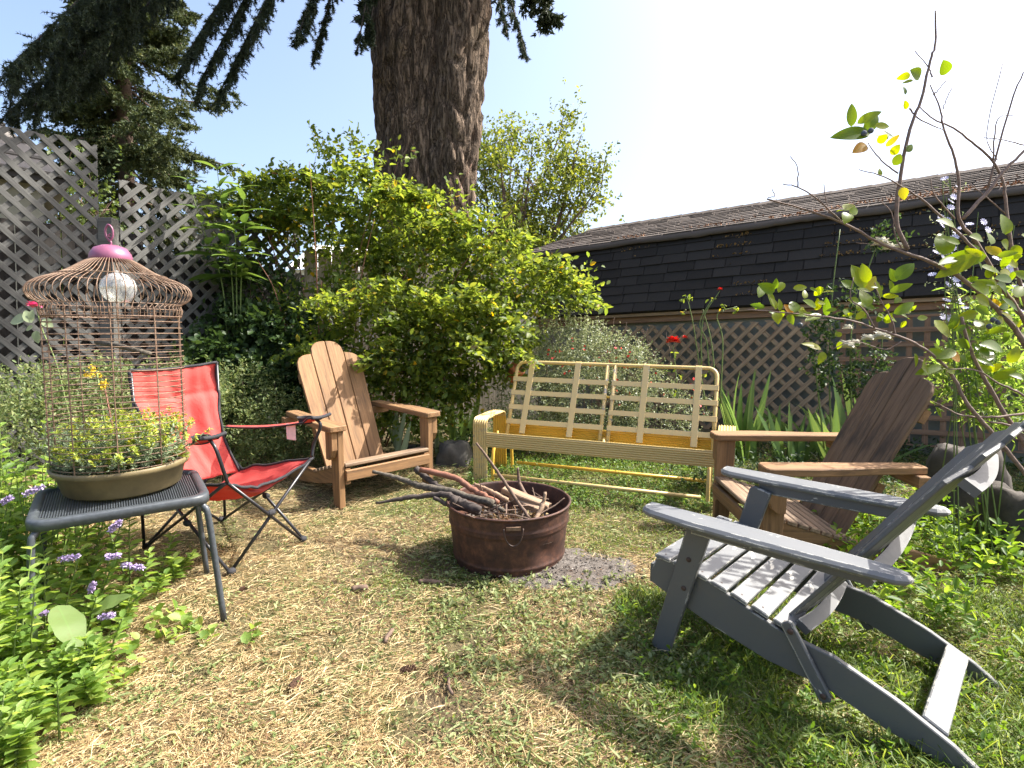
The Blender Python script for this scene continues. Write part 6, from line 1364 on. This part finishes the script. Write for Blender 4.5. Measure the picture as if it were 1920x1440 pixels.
# rocks
def rock(label, px, py, w, d, h, mat, seed, yaw=0):
    g_ = gnd(px, py); mb = MB().sphere((0, 0, 0), 1.0, 28, 18); V = []
    for v in mb.v:
        p = Vector(v); s = 1 + .22 * mnoise.noise(p * 1.3 + Vector((seed, 0, 0))) + .10 * mnoise.noise(p * 3.1 + Vector((seed, 3, 0))) + .03 * mnoise.noise(p * 9); 
        q_ = Vector((max(-.82, min(.82, p.x)), max(-.85, min(.85, p.y)), min(.80, p.z))); V.append((q_.x * s * w, q_.y * s * d, max(-.1, q_.z * s) * h))
    o = obj('rock', mesh('rock', V, mb.f, True), None, mat, gm(g_.x, g_.y, yaw)); return tag(o, label, 'rock', 'garden rocks')
rock('large pointed brown boulder between the dark chair and the blueberry bush', 1800, 970, .27, .22, .58, M['rock'], 2); rock('rounded brown boulder partly buried right of the grey chair back', 1905, 1030, .22, .22, .40, M['rock'], 9)
rock('grey stone behind the drooping iris leaves', 852, 868, .17, .14, .22, M['rock_grey'], 5); rock('low grey stone under the left glider arm', 785, 855, .14, .12, .12, M['rock_grey'], 12)
tpt = thing('terracotta_pot', 'small tipped terracotta pot lodged in the rose bush', 'pot', Matrix.Translation(at(964, 700, 4.95)) @ Matrix.Rotation(R(35), 4, 'Y') @ Matrix.Rotation(R(20), 4, 'X'))
MB().lathe([(0, -.07), (.045, -.07), (.06, .03), (.07, .03), (.072, .065), (.062, .065), (.05, .0), (0, -.05)], 28).build('bowl', M['terracotta'], tpt, smooth=True)
# fallen cones and bits of bark on the lawn
def cone(label, px, py, yaw, L, r0):
    g_ = gnd(px, py); t = thing('fallen_cone', label, 'cone', gm(g_.x, g_.y, yaw, r0 * .8), 'fir cones on the lawn'); sc = MB()
    MB().sphere((0, 0, 0), 1, 10, 8, (L * .47, r0 * .7, r0 * .7)).build('core', M['cone'], t)
    P = []; D = []; N = []
    for i in range(60):
        f = i / 59; x_ = -L / 2 + L * f; a_ = i * 2.4; rr3 = r0 * math.sin(math.pi * (.08 + .84 * f)) ** .6 * .6; P.append((x_, rr3 * math.cos(a_), rr3 * math.sin(a_))); D.append((.75, math.cos(a_), math.sin(a_))); N.append((-.6, math.cos(a_), math.sin(a_)))
    leaves('scales', M['cone'], np.array(P), D, N, r0 * .95, r0 * .8, t)
cone('brown fir cone on the trodden clover in front of the tub', 763, 1262, .4, .055, .014); cone('dark fir cone in the dry grass near the hyssop', 166, 1318, .1, .06, .017); cone('fir cone on a patch of bare soil in the dry lawn', 553, 1290, 1.2, .05, .015); cone('small cone beside the side table leg', 455, 1108, .9, .035, .011)
for lab, px, py, yw, L_, r_ in (('curled brown bark strip lying upright in the dry lawn', 730, 1195, 1.5, .10, .009), ('thin dark twig pointing at the camera on the lawn', 842, 1285, 1.9, .12, .006), ('short brown stick in the shadow of the washtub', 808, 1096, -.1, .12, .012), ('small dark bark chip left of the washtub', 675, 1108, .3, .07, .014)):
    g_ = gnd(px, py); pts = [(-L_ / 2, 0, 0), (-L_ * .2, L_ * .05, .003), (L_ * .2, -L_ * .03, .004), (L_ / 2, 0, 0)]; o = MB().tube(bez(pts, 3), [r_ * .8] + [r_] * 8 + [r_ * .7], 7).build('twig', M['bark_twig'], None, gm(g_.x, g_.y, yw, r_ * .9), True); tag(o, lab, 'twig')
